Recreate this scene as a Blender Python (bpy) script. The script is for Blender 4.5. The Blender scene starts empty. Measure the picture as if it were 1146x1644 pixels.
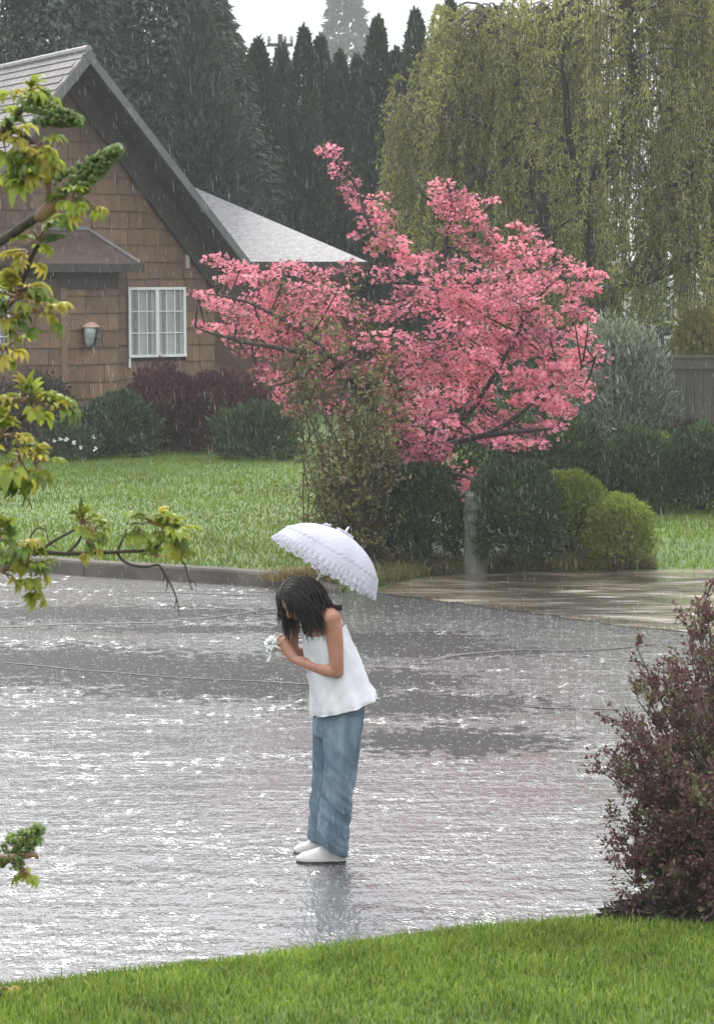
import bpy, bmesh, math, random
import numpy as np
from mathutils import Vector, Matrix

R = math.radians
rng = np.random.default_rng(7)
random.seed(7)
scene = bpy.context.scene
col = scene.collection

# ------------------------------------------------------------------ camera, sky, sun, exposure
CAM_H, FPX, W0, H0 = 3.0, 3487.0, 1146.0, 1644.0
TILT = math.atan(393.0 / FPX)                 # horizon lies 393 px above the middle
cam_data = bpy.data.cameras.new('camera')
cam_data.sensor_fit = 'VERTICAL'
cam_data.sensor_height = 24.0
cam_data.lens = FPX / H0 * 24.0
cam_data.clip_start = 0.1
cam_data.clip_end = 3000
cam = bpy.data.objects.new('camera', cam_data)
col.objects.link(cam)
cam.location = (0, 0, CAM_H)
cam.rotation_euler = (math.pi / 2 - TILT, 0, 0)
scene.camera = cam
cam_data.dof.use_dof = True
cam_data.dof.focus_distance = 17.0
cam_data.dof.aperture_fstop = 8.5

SUN_EL, SUN_AZ = 42.0, -14.0                   # sun stands behind the trees, a little to the left
world = bpy.data.worlds.new('World')
scene.world = world
world.use_nodes = True
wn, wl = world.node_tree.nodes, world.node_tree.links
wn.clear()
wout = wn.new('ShaderNodeOutputWorld')
bg = wn.new('ShaderNodeBackground')
bg.inputs['Strength'].default_value = 0.1
sky = wn.new('ShaderNodeTexSky')
sky.sky_type = 'NISHITA'
sky.sun_disc = False
sky.sun_elevation = R(SUN_EL)
sky.sun_rotation = R(SUN_AZ)
# even overcast: three times as bright overhead as at the horizon
tc = wn.new('ShaderNodeTexCoord')
sep = wn.new('ShaderNodeSeparateXYZ')
wl.new(tc.outputs['Generated'], sep.inputs[0])
mr = wn.new('ShaderNodeMapRange')
mr.inputs['From Min'].default_value = 0.0
mr.inputs['From Max'].default_value = 1.0
mr.inputs['To Min'].default_value = 9.0
mr.inputs['To Max'].default_value = 27.0
wl.new(sep.outputs['Z'], mr.inputs['Value'])
cn = wn.new('ShaderNodeTexNoise')
cn.inputs['Scale'].default_value = 2.2
cn.inputs['Detail'].default_value = 5
wl.new(tc.outputs['Generated'], cn.inputs['Vector'])
cm = wn.new('ShaderNodeMapRange')
cm.inputs['From Min'].default_value = 0.3
cm.inputs['From Max'].default_value = 0.7
cm.inputs['To Min'].default_value = 0.85
cm.inputs['To Max'].default_value = 1.15
wl.new(cn.outputs['Fac'], cm.inputs['Value'])
mu = wn.new('ShaderNodeMath'); mu.operation = 'MULTIPLY'
wl.new(mr.outputs[0], mu.inputs[0]); wl.new(cm.outputs[0], mu.inputs[1])
cc = wn.new('ShaderNodeVectorMath'); cc.operation = 'SCALE'
cc.inputs[0].default_value = (0.965, 0.985, 1.02)
wl.new(mu.outputs[0], cc.inputs['Scale'])
mx = wn.new('ShaderNodeMix'); mx.data_type = 'RGBA'
mx.inputs['Factor'].default_value = 0.88
wl.new(sky.outputs[0], mx.inputs[6]); wl.new(cc.outputs[0], mx.inputs[7])
wl.new(mx.outputs[2], bg.inputs['Color'])
wl.new(bg.outputs[0], wout.inputs[0])

sd = bpy.data.lights.new('sun', 'SUN')
sd.energy = 2.4
sd.angle = R(24)
sd.color = (1.0, 0.95, 0.87)
sun = bpy.data.objects.new('sun', sd)
col.objects.link(sun)
az = R(SUN_AZ)
sdir = Vector((math.sin(az) * math.cos(R(SUN_EL)), math.cos(az) * math.cos(R(SUN_EL)), math.sin(R(SUN_EL))))
sun.rotation_euler = sdir.to_track_quat('Z', 'Y').to_euler()

scene.view_settings.view_transform = 'Standard'
scene.view_settings.look = 'None'
scene.view_settings.exposure = 0.3
scene.view_settings.gamma = 1.0
HAZE = 0.0011
scene.cycles.max_bounces = 6
scene.cycles.diffuse_bounces = 3
scene.cycles.glossy_bounces = 3
scene.cycles.transmission_bounces = 4
scene.cycles.transparent_max_bounces = 8
scene.cycles.volume_bounces = 1
scene.cycles.caustics_reflective = False
scene.cycles.caustics_refractive = False

# ------------------------------------------------------------------ surveying helpers
cT, sT = math.cos(TILT), math.sin(TILT)
def ray(px, py):
    u = (px - W0 / 2) / FPX
    v = (H0 / 2 - py) / FPX
    return np.array([u, cT + v * sT, -sT + v * cT])
def PX(px, py, Y):
    d = ray(px, py)
    return np.array([0, 0, CAM_H]) + d * (Y / d[1])
def GX(px, py, z=0.0):
    d = ray(px, py)
    return np.array([0, 0, CAM_H]) + d * ((z - CAM_H) / d[2])

# ------------------------------------------------------------------ mesh helpers
class MB:
    def __init__(s):
        s.v, s.t, s.n = [], [], 0
    def add(s, v, t):
        v = np.asarray(v, float).reshape(-1, 3)
        t = np.asarray(t, int).reshape(-1, 3)
        s.v.append(v); s.t.append(t + s.n); s.n += len(v)
        return s
    def mesh(s, name, mat, smooth=False):
        me = bpy.data.meshes.new(name)
        v = np.concatenate(s.v); t = np.concatenate(s.t)
        me.vertices.add(len(v)); me.vertices.foreach_set('co', v.ravel())
        me.loops.add(t.size); me.loops.foreach_set('vertex_index', t.ravel())
        me.polygons.add(len(t)); me.polygons.foreach_set('loop_start', np.arange(0, t.size, 3))
        me.update(calc_edges=True)
        me.polygons.foreach_set('use_smooth', np.full(len(t), bool(smooth)))
        if mat: me.materials.append(mat)
        return me
    def build(s, name, mat, parent=None, smooth=False, world=False):
        return link(name, s.mesh(name, mat, smooth), parent, world)

def link(name, me, parent=None, world=False):
    o = bpy.data.objects.new(name, me)
    col.objects.link(o)
    if parent is not None:
        o.parent = parent
        o.matrix_parent_inverse = Matrix.Translation(-Vector(parent_world(parent)))
        if world: o.matrix_parent_inverse = (Matrix.Translation(parent.location) @ Matrix.Rotation(parent.rotation_euler.z, 4, 'Z')).inverted()
    return o
def parent_world(p):
    w = Vector(p.location)
    return w
def tag(o, label=None, cat=None, group=None, kind=None):
    if label: o['label'] = label
    if cat: o['category'] = cat
    if group: o['group'] = group
    if kind: o['kind'] = kind
    return o
def thing(name, loc, label, cat, group=None):
    o = bpy.data.objects.new(name, None)
    col.objects.link(o)
    o.location = Vector(loc)
    o.empty_display_size = 0.1
    return tag(o, label, cat, group)

def norm(a):
    a = np.asarray(a, float)
    return a / (np.linalg.norm(a, axis=-1, keepdims=True) + 1e-12)
def resample(P, n, extra=None):
    P = np.asarray(P, float)
    d = np.r_[0, np.cumsum(np.linalg.norm(np.diff(P, axis=0), axis=1))]
    # Catmull-Rom through the points
    t = np.linspace(0, len(P) - 1, n)
    i = np.clip(t.astype(int), 0, len(P) - 2); f = (t - i)[:, None]
    p0 = P[np.clip(i - 1, 0, None)]; p1 = P[i]; p2 = P[i + 1]; p3 = P[np.clip(i + 2, None, len(P) - 1)]
    out = 0.5 * ((2 * p1) + (-p0 + p2) * f + (2 * p0 - 5 * p1 + 4 * p2 - p3) * f**2 + (-p0 + 3 * p1 - 3 * p2 + p3) * f**3)
    return out
def tube(P, r, k=6, hint=None, rb=None, caps=True):
    """tube along P; r = radius across, rb = radius along the hint direction"""
    P = np.asarray(P, float); n = len(P)
    r = np.broadcast_to(np.asarray(r, float), (n,)); rb = r if rb is None else np.broadcast_to(np.asarray(rb, float), (n,))
    T = norm(np.gradient(P, axis=0))
    h = np.array([0.13, 0.97, 0.21]) if hint is None else np.asarray(hint, float)
    B = h - (T @ h)[:, None] * T
    bad = np.linalg.norm(B, axis=1) < 1e-3
    B[bad] = np.cross(T[bad], [1.0, 0.3, 0.2])
    B = norm(B); A = norm(np.cross(B, T))
    a = np.arange(k) / k * 2 * math.pi
    V = P[:, None] + r[:, None, None] * np.cos(a)[None, :, None] * A[:, None] + rb[:, None, None] * np.sin(a)[None, :, None] * B[:, None]
    V = V.reshape(-1, 3)
    i = np.arange(n - 1)[:, None] * k; j = np.arange(k)[None]; j2 = (j + 1) % k
    q = np.stack([i + j, i + j2, i + k + j2, i + k + j], -1).reshape(-1, 4)
    t = np.concatenate([q[:, [0, 1, 2]], q[:, [0, 2, 3]]])
    if caps:
        V = np.concatenate([V, P[:1], P[-1:]])
        c0, c1 = n * k, n * k + 1; jj = np.arange(k)
        t = np.concatenate([t, np.stack([np.full(k, c0), (jj + 1) % k, jj], -1), np.stack([np.full(k, c1), (n - 1) * k + jj, (n - 1) * k + (jj + 1) % k], -1)])
    return V, t
BOXT = np.array([[0,2,1],[0,3,2],[4,5,6],[4,6,7],[0,1,5],[0,5,4],[1,2,6],[1,6,5],[2,3,7],[2,7,6],[3,0,4],[3,4,7]])
def box(x0, x1, y0, y1, z0, z1):
    return np.array([[x0,y0,z0],[x1,y0,z0],[x1,y1,z0],[x0,y1,z0],[x0,y0,z1],[x1,y0,z1],[x1,y1,z1],[x0,y1,z1]], float), BOXT
def bevel_box(name, x0, x1, y0, y1, z0, z1, mat, parent, b=0.008):
    bm = bmesh.new()
    v, t = box(x0, x1, y0, y1, z0, z1)
    vs = [bm.verts.new(p) for p in v]
    for f in ((0,3,2,1),(4,5,6,7),(0,1,5,4),(1,2,6,5),(2,3,7,6),(3,0,4,7)):
        bm.faces.new([vs[i] for i in f])
    bmesh.ops.bevel(bm, geom=bm.edges[:], offset=b, segments=1, affect='EDGES')
    me = bpy.data.meshes.new(name); bm.to_mesh(me); bm.free()
    me.materials.append(mat)
    return link(name, me, parent)
def prism(poly, d):
    """poly: list of 3-D points (planar), d: extrude vector"""
    poly = np.asarray(poly, float); n = len(poly); d = np.asarray(d, float)
    V = np.concatenate([poly, poly + d])
    t = [[0, i, i + 1] for i in range(1, n - 1)] + [[n, n + i + 1, n + i] for i in range(1, n - 1)]
    for i in range(n):
        j = (i + 1) % n
        t += [[i, n + i, n + j], [i, n + j, j]]
    return V, np.array(t)
def rand_dir(n):
    return norm(rng.normal(size=(n, 3)))
def leaves(P, D, L, Wd, fold=0.2, curl=0.0):
    """folded rhombic leaves: base P, direction D, length L, width Wd"""
    n = len(P); P = np.asarray(P, float)
    D = norm(D); S = norm(np.cross(D, rand_dir(n))); N = np.cross(S, D)
    L = np.broadcast_to(L, (n,))[:, None]; Wd = np.broadcast_to(Wd, (n,))[:, None]
    m = P + D * L * 0.45
    V = np.stack([P, m + S * Wd / 2 + N * Wd * fold, P + D * L - N * L * curl, m - S * Wd / 2 + N * Wd * fold], 1).reshape(-1, 3)
    b = np.arange(n)[:, None] * 4
    t = np.concatenate([b + [0, 1, 2], b + [0, 2, 3]])
    return V, t
def nrand(a, b, n):
    return rng.uniform(a, b, n)
_nd = norm(rng.normal(size=(9, 3))); _np = rng.uniform(0, 6.28, 9)
def wob(P, s=1.0):
    """cheap smooth pseudo noise, about -1..1"""
    P = np.asarray(P, float)
    o = 0
    for i in range(9):
        o = o + np.sin(P @ _nd[i] * s * (1 + 0.55 * i) + _np[i]) / (1 + 0.35 * i)
    return o / 2.6

# ------------------------------------------------------------------ material helpers
def nt(name):
    m = bpy.data.materials.new(name); m.use_nodes = True
    n = m.node_tree.nodes; l = m.node_tree.links
    n.clear()
    out = n.new('ShaderNodeOutputMaterial')
    return m, n, l, out
def ramp(n, cols, pos=None, interp='LINEAR'):
    r = n.new('ShaderNodeValToRGB'); r.color_ramp.interpolation = interp
    e = r.color_ramp.elements
    pos = pos or [i / (len(cols) - 1) for i in range(len(cols))]
    while len(e) < len(cols): e.new(0.5)
    for i, (c, p) in enumerate(zip(cols, pos)):
        e[i].position = p; e[i].color = (*c, 1) if len(c) == 3 else c
    return r
def coords(n, l, scale=(1, 1, 1), kind='Object'):
    tcn = n.new('ShaderNodeTexCoord'); mp = n.new('ShaderNodeMapping')
    mp.inputs['Scale'].default_value = scale
    if kind == 'Position':
        g = n.new('ShaderNodeNewGeometry'); l.new(g.outputs['Position'], mp.inputs[0])
    else:
        l.new(tcn.outputs[kind], mp.inputs[0])
    return mp
def noise(n, l, vec, scale, detail=4, rough=0.55):
    t = n.new('ShaderNodeTexNoise')
    t.inputs['Scale'].default_value = scale; t.inputs['Detail'].default_value = detail; t.inputs['Roughness'].default_value = rough
    if vec is not None: l.new(vec.outputs[0], t.inputs['Vector'])
    return t
def foliage(name, cols, transl=0.35, rough=0.45, gloss=0.35, clump=1.2, tint=0.35):
    """leaf material: random tint per leaf, slow variation by place, light through the leaf"""
    m, n, l, out = nt(name)
    g = n.new('ShaderNodeNewGeometry')
    rp = ramp(n, cols); l.new(g.outputs['Random Per Island'], rp.inputs[0])
    mp = coords(n, l, kind='Position')
    nz = noise(n, l, mp, clump, 3)
    hv = n.new('ShaderNodeHueSaturation')
    mv = n.new('ShaderNodeMapRange'); mv.inputs['From Min'].default_value = 0.3; mv.inputs['From Max'].default_value = 0.7
    mv.inputs['To Min'].default_value = 1 - tint; mv.inputs['To Max'].default_value = 1 + tint
    l.new(nz.outputs['Fac'], mv.inputs['Value']); l.new(mv.outputs[0], hv.inputs['Value'])
    l.new(rp.outputs[0], hv.inputs['Color'])
    p = n.new('ShaderNodeBsdfPrincipled')
    p.inputs['Roughness'].default_value = rough; p.inputs['Specular IOR Level'].default_value = gloss
    l.new(hv.outputs[0], p.inputs['Base Color'])
    tr = n.new('ShaderNodeBsdfTranslucent'); l.new(hv.outputs[0], tr.inputs[0])
    mxs = n.new('ShaderNodeMixShader'); mxs.inputs[0].default_value = transl
    l.new(p.outputs[0], mxs.inputs[1]); l.new(tr.outputs[0], mxs.inputs[2]); l.new(mxs.outputs[0], out.inputs[0])
    return m
def surface(name, cols, scale=6, rough=0.6, bump=0.3, stretch=(1, 1, 1), spec=0.5, bscale=None, detail=6, bdist=0.01, coat=0.0, kind='Object', roughvar=0.0):
    m, n, l, out = nt(name)
    mp = coords(n, l, stretch, kind)
    nz = noise(n, l, mp, scale, detail)
    rp = ramp(n, cols, [0.28 + 0.44 * i / (len(cols) - 1) for i in range(len(cols))]); l.new(nz.outputs['Fac'], rp.inputs[0])
    p = n.new('ShaderNodeBsdfPrincipled')
    p.inputs['Roughness'].default_value = rough; p.inputs['Specular IOR Level'].default_value = spec
    l.new(rp.outputs[0], p.inputs['Base Color'])
    if roughvar:
        rr = n.new('ShaderNodeMapRange'); rr.inputs['To Min'].default_value = rough - roughvar; rr.inputs['To Max'].default_value = rough + roughvar
        l.new(nz.outputs['Fac'], rr.inputs['Value']); l.new(rr.outputs[0], p.inputs['Roughness'])
    if coat:
        p.inputs['Coat Weight'].default_value = coat; p.inputs['Coat Roughness'].default_value = 0.12
    if bump:
        nb = noise(n, l, mp, bscale or scale * 5, 5)
        b = n.new('ShaderNodeBump'); b.inputs['Strength'].default_value = bump; b.inputs['Distance'].default_value = bdist
        l.new(nb.outputs['Fac'], b.inputs['Height']); l.new(b.outputs[0], p.inputs['Normal'])
    l.new(p.outputs[0], out.inputs[0])
    return m
def bark(name, a, b, s=14):
    return surface(name, [a, b], s, 0.7, 0.6, (1, 1, 0.25), bdist=0.02)

# ================================================================== SETTING: ground, street, kerb, lawns
M_earth = surface('earth', [(0.03, 0.05, 0.015), (0.06, 0.07, 0.03)], 0.6, 0.9, 0.3)
mb = MB(); v, t = box(-600, 600, -40, 1200, -0.6, -0.25); mb.add(v, t)
tag(mb.build('ground', M_earth), kind='structure')

# wet asphalt under a film of rain water
def street_material():
    m, n, l, out = nt('wet_asphalt')
    mp = coords(n, l, kind='Position')
    p = n.new('ShaderNodeBsdfPrincipled')
    n1 = noise(n, l, mp, 60, 6, 0.7)
    base = ramp(n, [(0.03, 0.03, 0.033), (0.12, 0.118, 0.122)], [0.35, 0.68]); l.new(n1.outputs['Fac'], base.inputs[0])
    # worn, crazed patches standing out of the film: own shapes, with ragged edges
    mpn = coords(n, l, (0.55, 1.0, 1), 'Position')
    nw = noise(n, l, mpn, 1.1, 6, 0.62)
    patches = []
    for (px, py, a, b) in ((120, 985, 1.7, 0.45), (250, 1075, 1.6, 0.7), (60, 1065, 1.3, 0.7), (420, 1100, 1.2, 0.5),
                           (640, 1030, 0.8, 0.5), (700, 1130, 0.75, 0.42), (720, 1190, 0.65, 0.4), (620, 1090, 0.6, 0.4), (690, 1045, 1.0, 0.3), (330, 1010, 1.2, 0.2)):
        c = GX(px, py)
        patches.append((c[0], c[1], a, b))
    prev = None
    g = n.new('ShaderNodeNewGeometry')
    for (cx, cy, a, b) in patches:
        sub = n.new('ShaderNodeVectorMath'); sub.operation = 'SUBTRACT'; sub.inputs[1].default_value = (cx, cy, 0)
        l.new(g.outputs['Position'], sub.inputs[0])
        dv = n.new('ShaderNodeVectorMath'); dv.operation = 'DIVIDE'; dv.inputs[1].default_value = (a, b, 1)
        l.new(sub.outputs[0], dv.inputs[0])
        ln = n.new('ShaderNodeVectorMath'); ln.operation = 'LENGTH'; l.new(dv.outputs[0], ln.inputs[0])
        if prev is None: prev = ln.outputs['Value']
        else:
            mn = n.new('ShaderNodeMath'); mn.operation = 'MINIMUM'; l.new(prev, mn.inputs[0]); l.new(ln.outputs['Value'], mn.inputs[1]); prev = mn.outputs[0]
    nja = noise(n, l, coords(n, l, (1.0, 0.7, 1), 'Position'), 3.0, 8, 0.75)
    njb = noise(n, l, coords(n, l, (0.55, 0.6, 1), 'Position'), 16.0, 4, 0.65)
    nj = n.new('ShaderNodeMix'); nj.data_type = 'FLOAT'; nj.inputs[0].default_value = 0.68
    l.new(nja.outputs['Fac'], nj.inputs[2]); l.new(njb.outputs['Fac'], nj.inputs[3])
    ad = n.new('ShaderNodeMath'); ad.operation = 'MULTIPLY_ADD'; ad.inputs[1].default_value = 6.0; l.new(nj.outputs[0], ad.inputs[0])
    l.new(prev, ad.inputs[2])                                 # distance + 1.7 * noise
    worn = n.new('ShaderNodeMapRange'); worn.inputs['From Min'].default_value = 3.9; worn.inputs['From Max'].default_value = 4.2
    worn.inputs['To Min'].default_value = 1.0; worn.inputs['To Max'].default_value = 0.0
    l.new(ad.outputs[0], worn.inputs['Value'])
    dk = n.new('ShaderNodeMix'); dk.data_type = 'RGBA'; dk.inputs[7].default_value = (0.014, 0.013, 0.014, 1)
    l.new(worn.outputs[0], dk.inputs[0]); l.new(base.outputs[0], dk.inputs[6]); l.new(dk.outputs[2], p.inputs['Base Color'])
    sp = n.new('ShaderNodeMapRange'); sp.inputs['To Min'].default_value = 0.45; sp.inputs['To Max'].default_value = 0.12
    l.new(worn.outputs[0], sp.inputs['Value']); l.new(sp.outputs[0], p.inputs['Specular IOR Level'])
    # water film: covers less on the worn patches
    film = n.new('ShaderNodeMapRange'); film.inputs['To Min'].default_value = 1.0; film.inputs['To Max'].default_value = 0.05
    l.new(worn.outputs[0], film.inputs['Value'])
    l.new(film.outputs[0], p.inputs['Coat Weight'])
    p.inputs['Coat IOR'].default_value = 2.0
    p.inputs['Roughness'].default_value = 0.5
    p.inputs['Specular IOR Level'].default_value = 0.4
    p.inputs['Coat Roughness'].default_value = 0.03
    # rain-pocked ripples
    r1 = noise(n, l, coords(n, l, (1, 0.36, 1), 'Position'), 19, 3, 0.6)
    r2 = noise(n, l, coords(n, l, (1, 0.3, 1), 'Position'), 44, 2, 0.6)
    r3 = noise(n, l, coords(n, l, (0.35, 1, 1), 'Position'), 5, 4, 0.6)
    a1 = n.new('ShaderNodeMath'); a1.operation = 'MULTIPLY_ADD'; a1.inputs[1].default_value = 0.3
    l.new(r2.outputs['Fac'], a1.inputs[0]); l.new(r1.outputs['Fac'], a1.inputs[2])
    a2 = n.new('ShaderNodeMath'); a2.operation = 'MULTIPLY_ADD'; a2.inputs[1].default_value = 1.6
    l.new(r3.outputs['Fac'], a2.inputs[0]); l.new(a1.outputs[0], a2.inputs[2])
    # rings where drops land
    vr = n.new('ShaderNodeTexVoronoi'); vr.inputs['Scale'].default_value = 7.5; l.new(mp.outputs[0], vr.inputs['Vector'])
    vs = n.new('ShaderNodeMath'); vs.operation = 'MULTIPLY'; vs.inputs[1].default_value = 34; l.new(vr.outputs['Distance'], vs.inputs[0])
    vsn = n.new('ShaderNodeMath'); vsn.operation = 'SINE'; l.new(vs.outputs[0], vsn.inputs[0])
    vf = n.new('ShaderNodeMapRange'); vf.inputs['From Min'].default_value = 0.12; vf.inputs['From Max'].default_value = 0.5; vf.inputs['To Min'].default_value = 0.14; vf.inputs['To Max'].default_value = 0.0
    l.new(vr.outputs['Distance'], vf.inputs['Value'])
    vm = n.new('ShaderNodeMath'); vm.operation = 'MULTIPLY_ADD'; l.new(vsn.outputs[0], vm.inputs[0]); l.new(vf.outputs[0], vm.inputs[1]); l.new(a2.outputs[0], vm.inputs[2]); a2 = vm
    # calm and ruffled stretches of water
    cs = noise(n, l, coords(n, l, (0.6, 1.1, 1), 'Position'), 1.3, 5, 0.65)
    cr = n.new('ShaderNodeMapRange'); cr.inputs['From Min'].default_value = 0.38; cr.inputs['From Max'].default_value = 0.6; cr.inputs['To Min'].default_value = 0.3; cr.inputs['To Max'].default_value = 1.0
    l.new(cs.outputs['Fac'], cr.inputs['Value'])
    b = n.new('ShaderNodeBump'); b.inputs['Distance'].default_value = 0.0135; l.new(cr.outputs[0], b.inputs['Strength'])
    l.new(a2.outputs[0], b.inputs['Height']); l.new(b.outputs[0], p.inputs['Coat Normal'])
    b2 = n.new('ShaderNodeBump'); b2.inputs['Strength'].default_value = 1.0; b2.inputs['Distance'].default_value = 0.006
    l.new(n1.outputs['Fac'], b2.inputs['Height']); l.new(b.outputs[0], b2.inputs['Normal']); l.new(b2.outputs[0], p.inputs['Normal'])
    l.new(p.outputs[0], out.inputs[0])
    return m
M_street = street_material()
mb = MB(); v, t = box(-60, 60, 2.0, 60.0, -0.2, 0.0); mb.add(v, t)
street = tag(mb.build('street', M_street), kind='structure')

# tar-filled cracks in the asphalt
M_tar = surface('tar', [(0.012, 0.012, 0.013), (0.03, 0.03, 0.032)], 30, 0.45, 0.4)
def crack(pts, w):
    P = np.array([GX(px, py) for px, py in pts])
    Q = resample(P, 40)
    Q[:, 1] += 0.05 * wob(Q * 3); Q[:, 0] += 0.03 * wob(Q[:, ::-1] * 4)
    T = norm(np.gradient(Q, axis=0)); S = np.stack([-T[:, 1], T[:, 0], 0 * T[:, 0]], -1)
    ww = (w * (0.55 + 0.45 * np.abs(wob(Q * 9))))[:, None]
    V = np.concatenate([Q + S * ww, Q - S * ww]); V[:, 2] = 0.004
    n = len(Q); i = np.arange(n - 1)
    t = np.concatenate([np.stack([i + n, i + 1 + n, i + 1], -1), np.stack([i + n, i + 1, i], -1)])
    m_ = MB(); m_.add(V, t); m_.build('crack', M_tar, street)
crack([(120, 1003), (260, 1000), (380, 985), (440, 978)], 0.035)
crack([(690, 1060), (800, 1045), (940, 1043), (1050, 1033)], 0.045)
crack([(830, 1134), (900, 1138), (1000, 1141)], 0.022)
crack([(0, 1008), (120, 1003)], 0.03)
crack([(230, 950), (330, 953), (430, 957), (520, 957)], 0.03)
crack([(0, 1062), (150, 1076), (300, 1090), (500, 1100)], 0.02)

# kerb line (foot of the far kerb) and the far lawn edge
kerb_px = [(-900, 905), (-400, 903), (-100, 910), (60, 918), (153, 925), (280, 932), (400, 940), (450, 944), (500, 950), (545, 953)]
KP = np.array([GX(*p) for p in kerb_px])
KQ = resample(KP, 60)
edge_px = [(545, 948), (600, 940), (650, 926), (700, 917), (800, 913), (950, 910), (1146, 907), (1500, 903), (2400, 900)]
EP = np.array([GX(px, py, 0.05) for px, py in edge_px])
M_concrete = surface('kerb_concrete', [(0.05, 0.044, 0.036), (0.13, 0.115, 0.097)], 3, 0.7, 0.5, spec=0.2, bscale=60, bdist=0.004)
T = norm(np.gradient(KQ, axis=0)); S = np.stack([-T[:, 1], T[:, 0], 0 * T[:, 0]], -1)
prof = [(0.0, -0.1), (0.0, 0.0), (0.025, 0.11), (0.045, 0.13), (0.17, 0.135), (0.17, -0.1)]
mb = MB(); n = len(KQ); k = len(prof)
sink = np.clip((KQ[:, 0] - GX(470, 945)[0]) / 0.5, 0, 1) * 0.11
V = np.array([[KQ[i] + S[i] * a + np.array([0, 0, max(b - sink[i], -0.1)]) for a, b in prof] for i in range(n)]).reshape(-1, 3)
i = np.arange(n - 1)[:, None] * k; j = np.arange(k - 1)[None]
q = np.stack([i + j, i + k + j, i + k + j + 1, i + j + 1], -1).reshape(-1, 4)
mb.add(V, np.concatenate([q[:, [0, 1, 2]], q[:, [0, 2, 3]]]))
tag(mb.build('kerb', M_concrete), kind='structure')

front = np.concatenate([KQ + S * 0.15, EP])
front = front[np.argsort(front[:, 0])]
def front_y(x): return np.interp(x, front[:, 0], front[:, 1])
kx0, kx1 = GX(440, 945)[0], GX(620, 935)[0]
def lawn_z(x, y):
    d = np.clip(y - front_y(x), 0, None)
    edge = 0.125 + (0.010 - 0.125) * np.clip((x - kx0) / (kx1 - kx0), 0, 1)
    return edge + (0.15 - edge) * np.clip(d / 1.2, 0, 1) + 0.02 * wob(np.stack([x, y, 0 * x], -1), 0.6) * np.clip(d / 2, 0, 1)
M_turf = surface('turf', [(0.045, 0.085, 0.014), (0.07, 0.125, 0.02), (0.10, 0.15, 0.03)], 2.5, 0.8, 0.5, bscale=40, kind='Position')
xs = np.concatenate([np.linspace(-40, -6, 20), np.linspace(-5.8, 6, 80), np.linspace(6.3, 40, 20)])
fr = np.concatenate([np.linspace(0, 1, 40) ** 2 * 20, [30, 45]])
GXX = np.repeat(xs[:, None], len(fr), 1); GY = front_y(GXX) + fr[None]
V = np.stack([GXX, GY, lawn_z(GXX, GY)], -1)
V0 = V[:, :1].copy(); V0[..., 2] = -0.15
V = np.concatenate([V0, V], 1); nx, ny = V.shape[:2]
i = np.arange(nx - 1)[:, None] * ny; j = np.arange(ny - 1)[None]
q = np.stack([i + j, i + ny + j, i + ny + j + 1, i + j + 1], -1).reshape(-1, 4)
mb = MB(); mb.add(V, np.concatenate([q[:, [0, 1, 2]], q[:, [0, 2, 3]]]))
tag(mb.build('lawn', M_turf, smooth=True), kind='structure')

# driveway apron of pale concrete with water running over it
def driveway_material():
    m, n, l, out = nt('wet_concrete')
    mp = coords(n, l, (0.5, 1.4, 1), 'Position')
    n1 = noise(n, l, mp, 1.6, 6, 0.6)
    rp = ramp(n, [(0.045, 0.035, 0.024), (0.11, 0.088, 0.06), (0.30, 0.255, 0.185)], [0.36, 0.5, 0.62]); l.new(n1.outputs['Fac'], rp.inputs[0])
    p = n.new('ShaderNodeBsdfPrincipled'); p.inputs['Roughness'].default_value = 0.45
    l.new(rp.outputs[0], p.inputs['Base Color'])
    p.inputs['Coat Weight'].default_value = 1.0; p.inputs['Coat Roughness'].default_value = 0.04; p.inputs['Coat IOR'].default_value = 1.9
    w = n.new('ShaderNodeTexWave'); w.inputs['Scale'].default_value = 0.8; w.inputs['Distortion'].default_value = 9; w.inputs['Detail'].default_value = 3; w.inputs['Detail Scale'].default_value = 0.8
    mp2 = coords(n, l, (0.35, 2.0, 1), 'Position'); l.new(mp2.outputs[0], w.inputs['Vector'])
    n2 = noise(n, l, coords(n, l, (1, 0.6, 1), 'Position'), 22, 3)
    a = n.new('ShaderNodeMath'); a.operation = 'MULTIPLY_ADD'; a.inputs[1].default_value = 0.25
    l.new(n2.outputs['Fac'], a.inputs[0]); l.new(w.outputs['Fac'], a.inputs[2])
    b = n.new('ShaderNodeBump'); b.inputs['Strength'].default_value = 0.8; b.inputs['Distance'].default_value = 0.03
    l.new(a.outputs[0], b.inputs['Height']); l.new(b.outputs[0], p.inputs['Coat Normal']); l.new(b.outputs[0], p.inputs['Normal'])
    l.new(p.outputs[0], out.inputs[0])
    return m
low = np.array([GX(*p) for p in [(600, 950), (640, 955), (700, 963), (800, 979), (950, 1000), (1060, 1012), (1400, 1045), (2400, 1080)]])
lowr = resample(low, 50)
lowr[:, 1] += 0.10 * wob(lowr, 2.5) + 0.05 * wob(lowr + 9, 9)
V = np.array([[[p[0], p[1], 0.004], [p[0], front_y(p[0]) + 0.15, 0.012]] for p in lowr]).reshape(-1, 3)
i = np.arange(49) * 2
mb = MB(); mb.add(V, np.concatenate([np.stack([i, i + 2, i + 3], -1), np.stack([i, i + 3, i + 1], -1)]))
tag(mb.build('driveway', driveway_material()), kind='structure')

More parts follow.
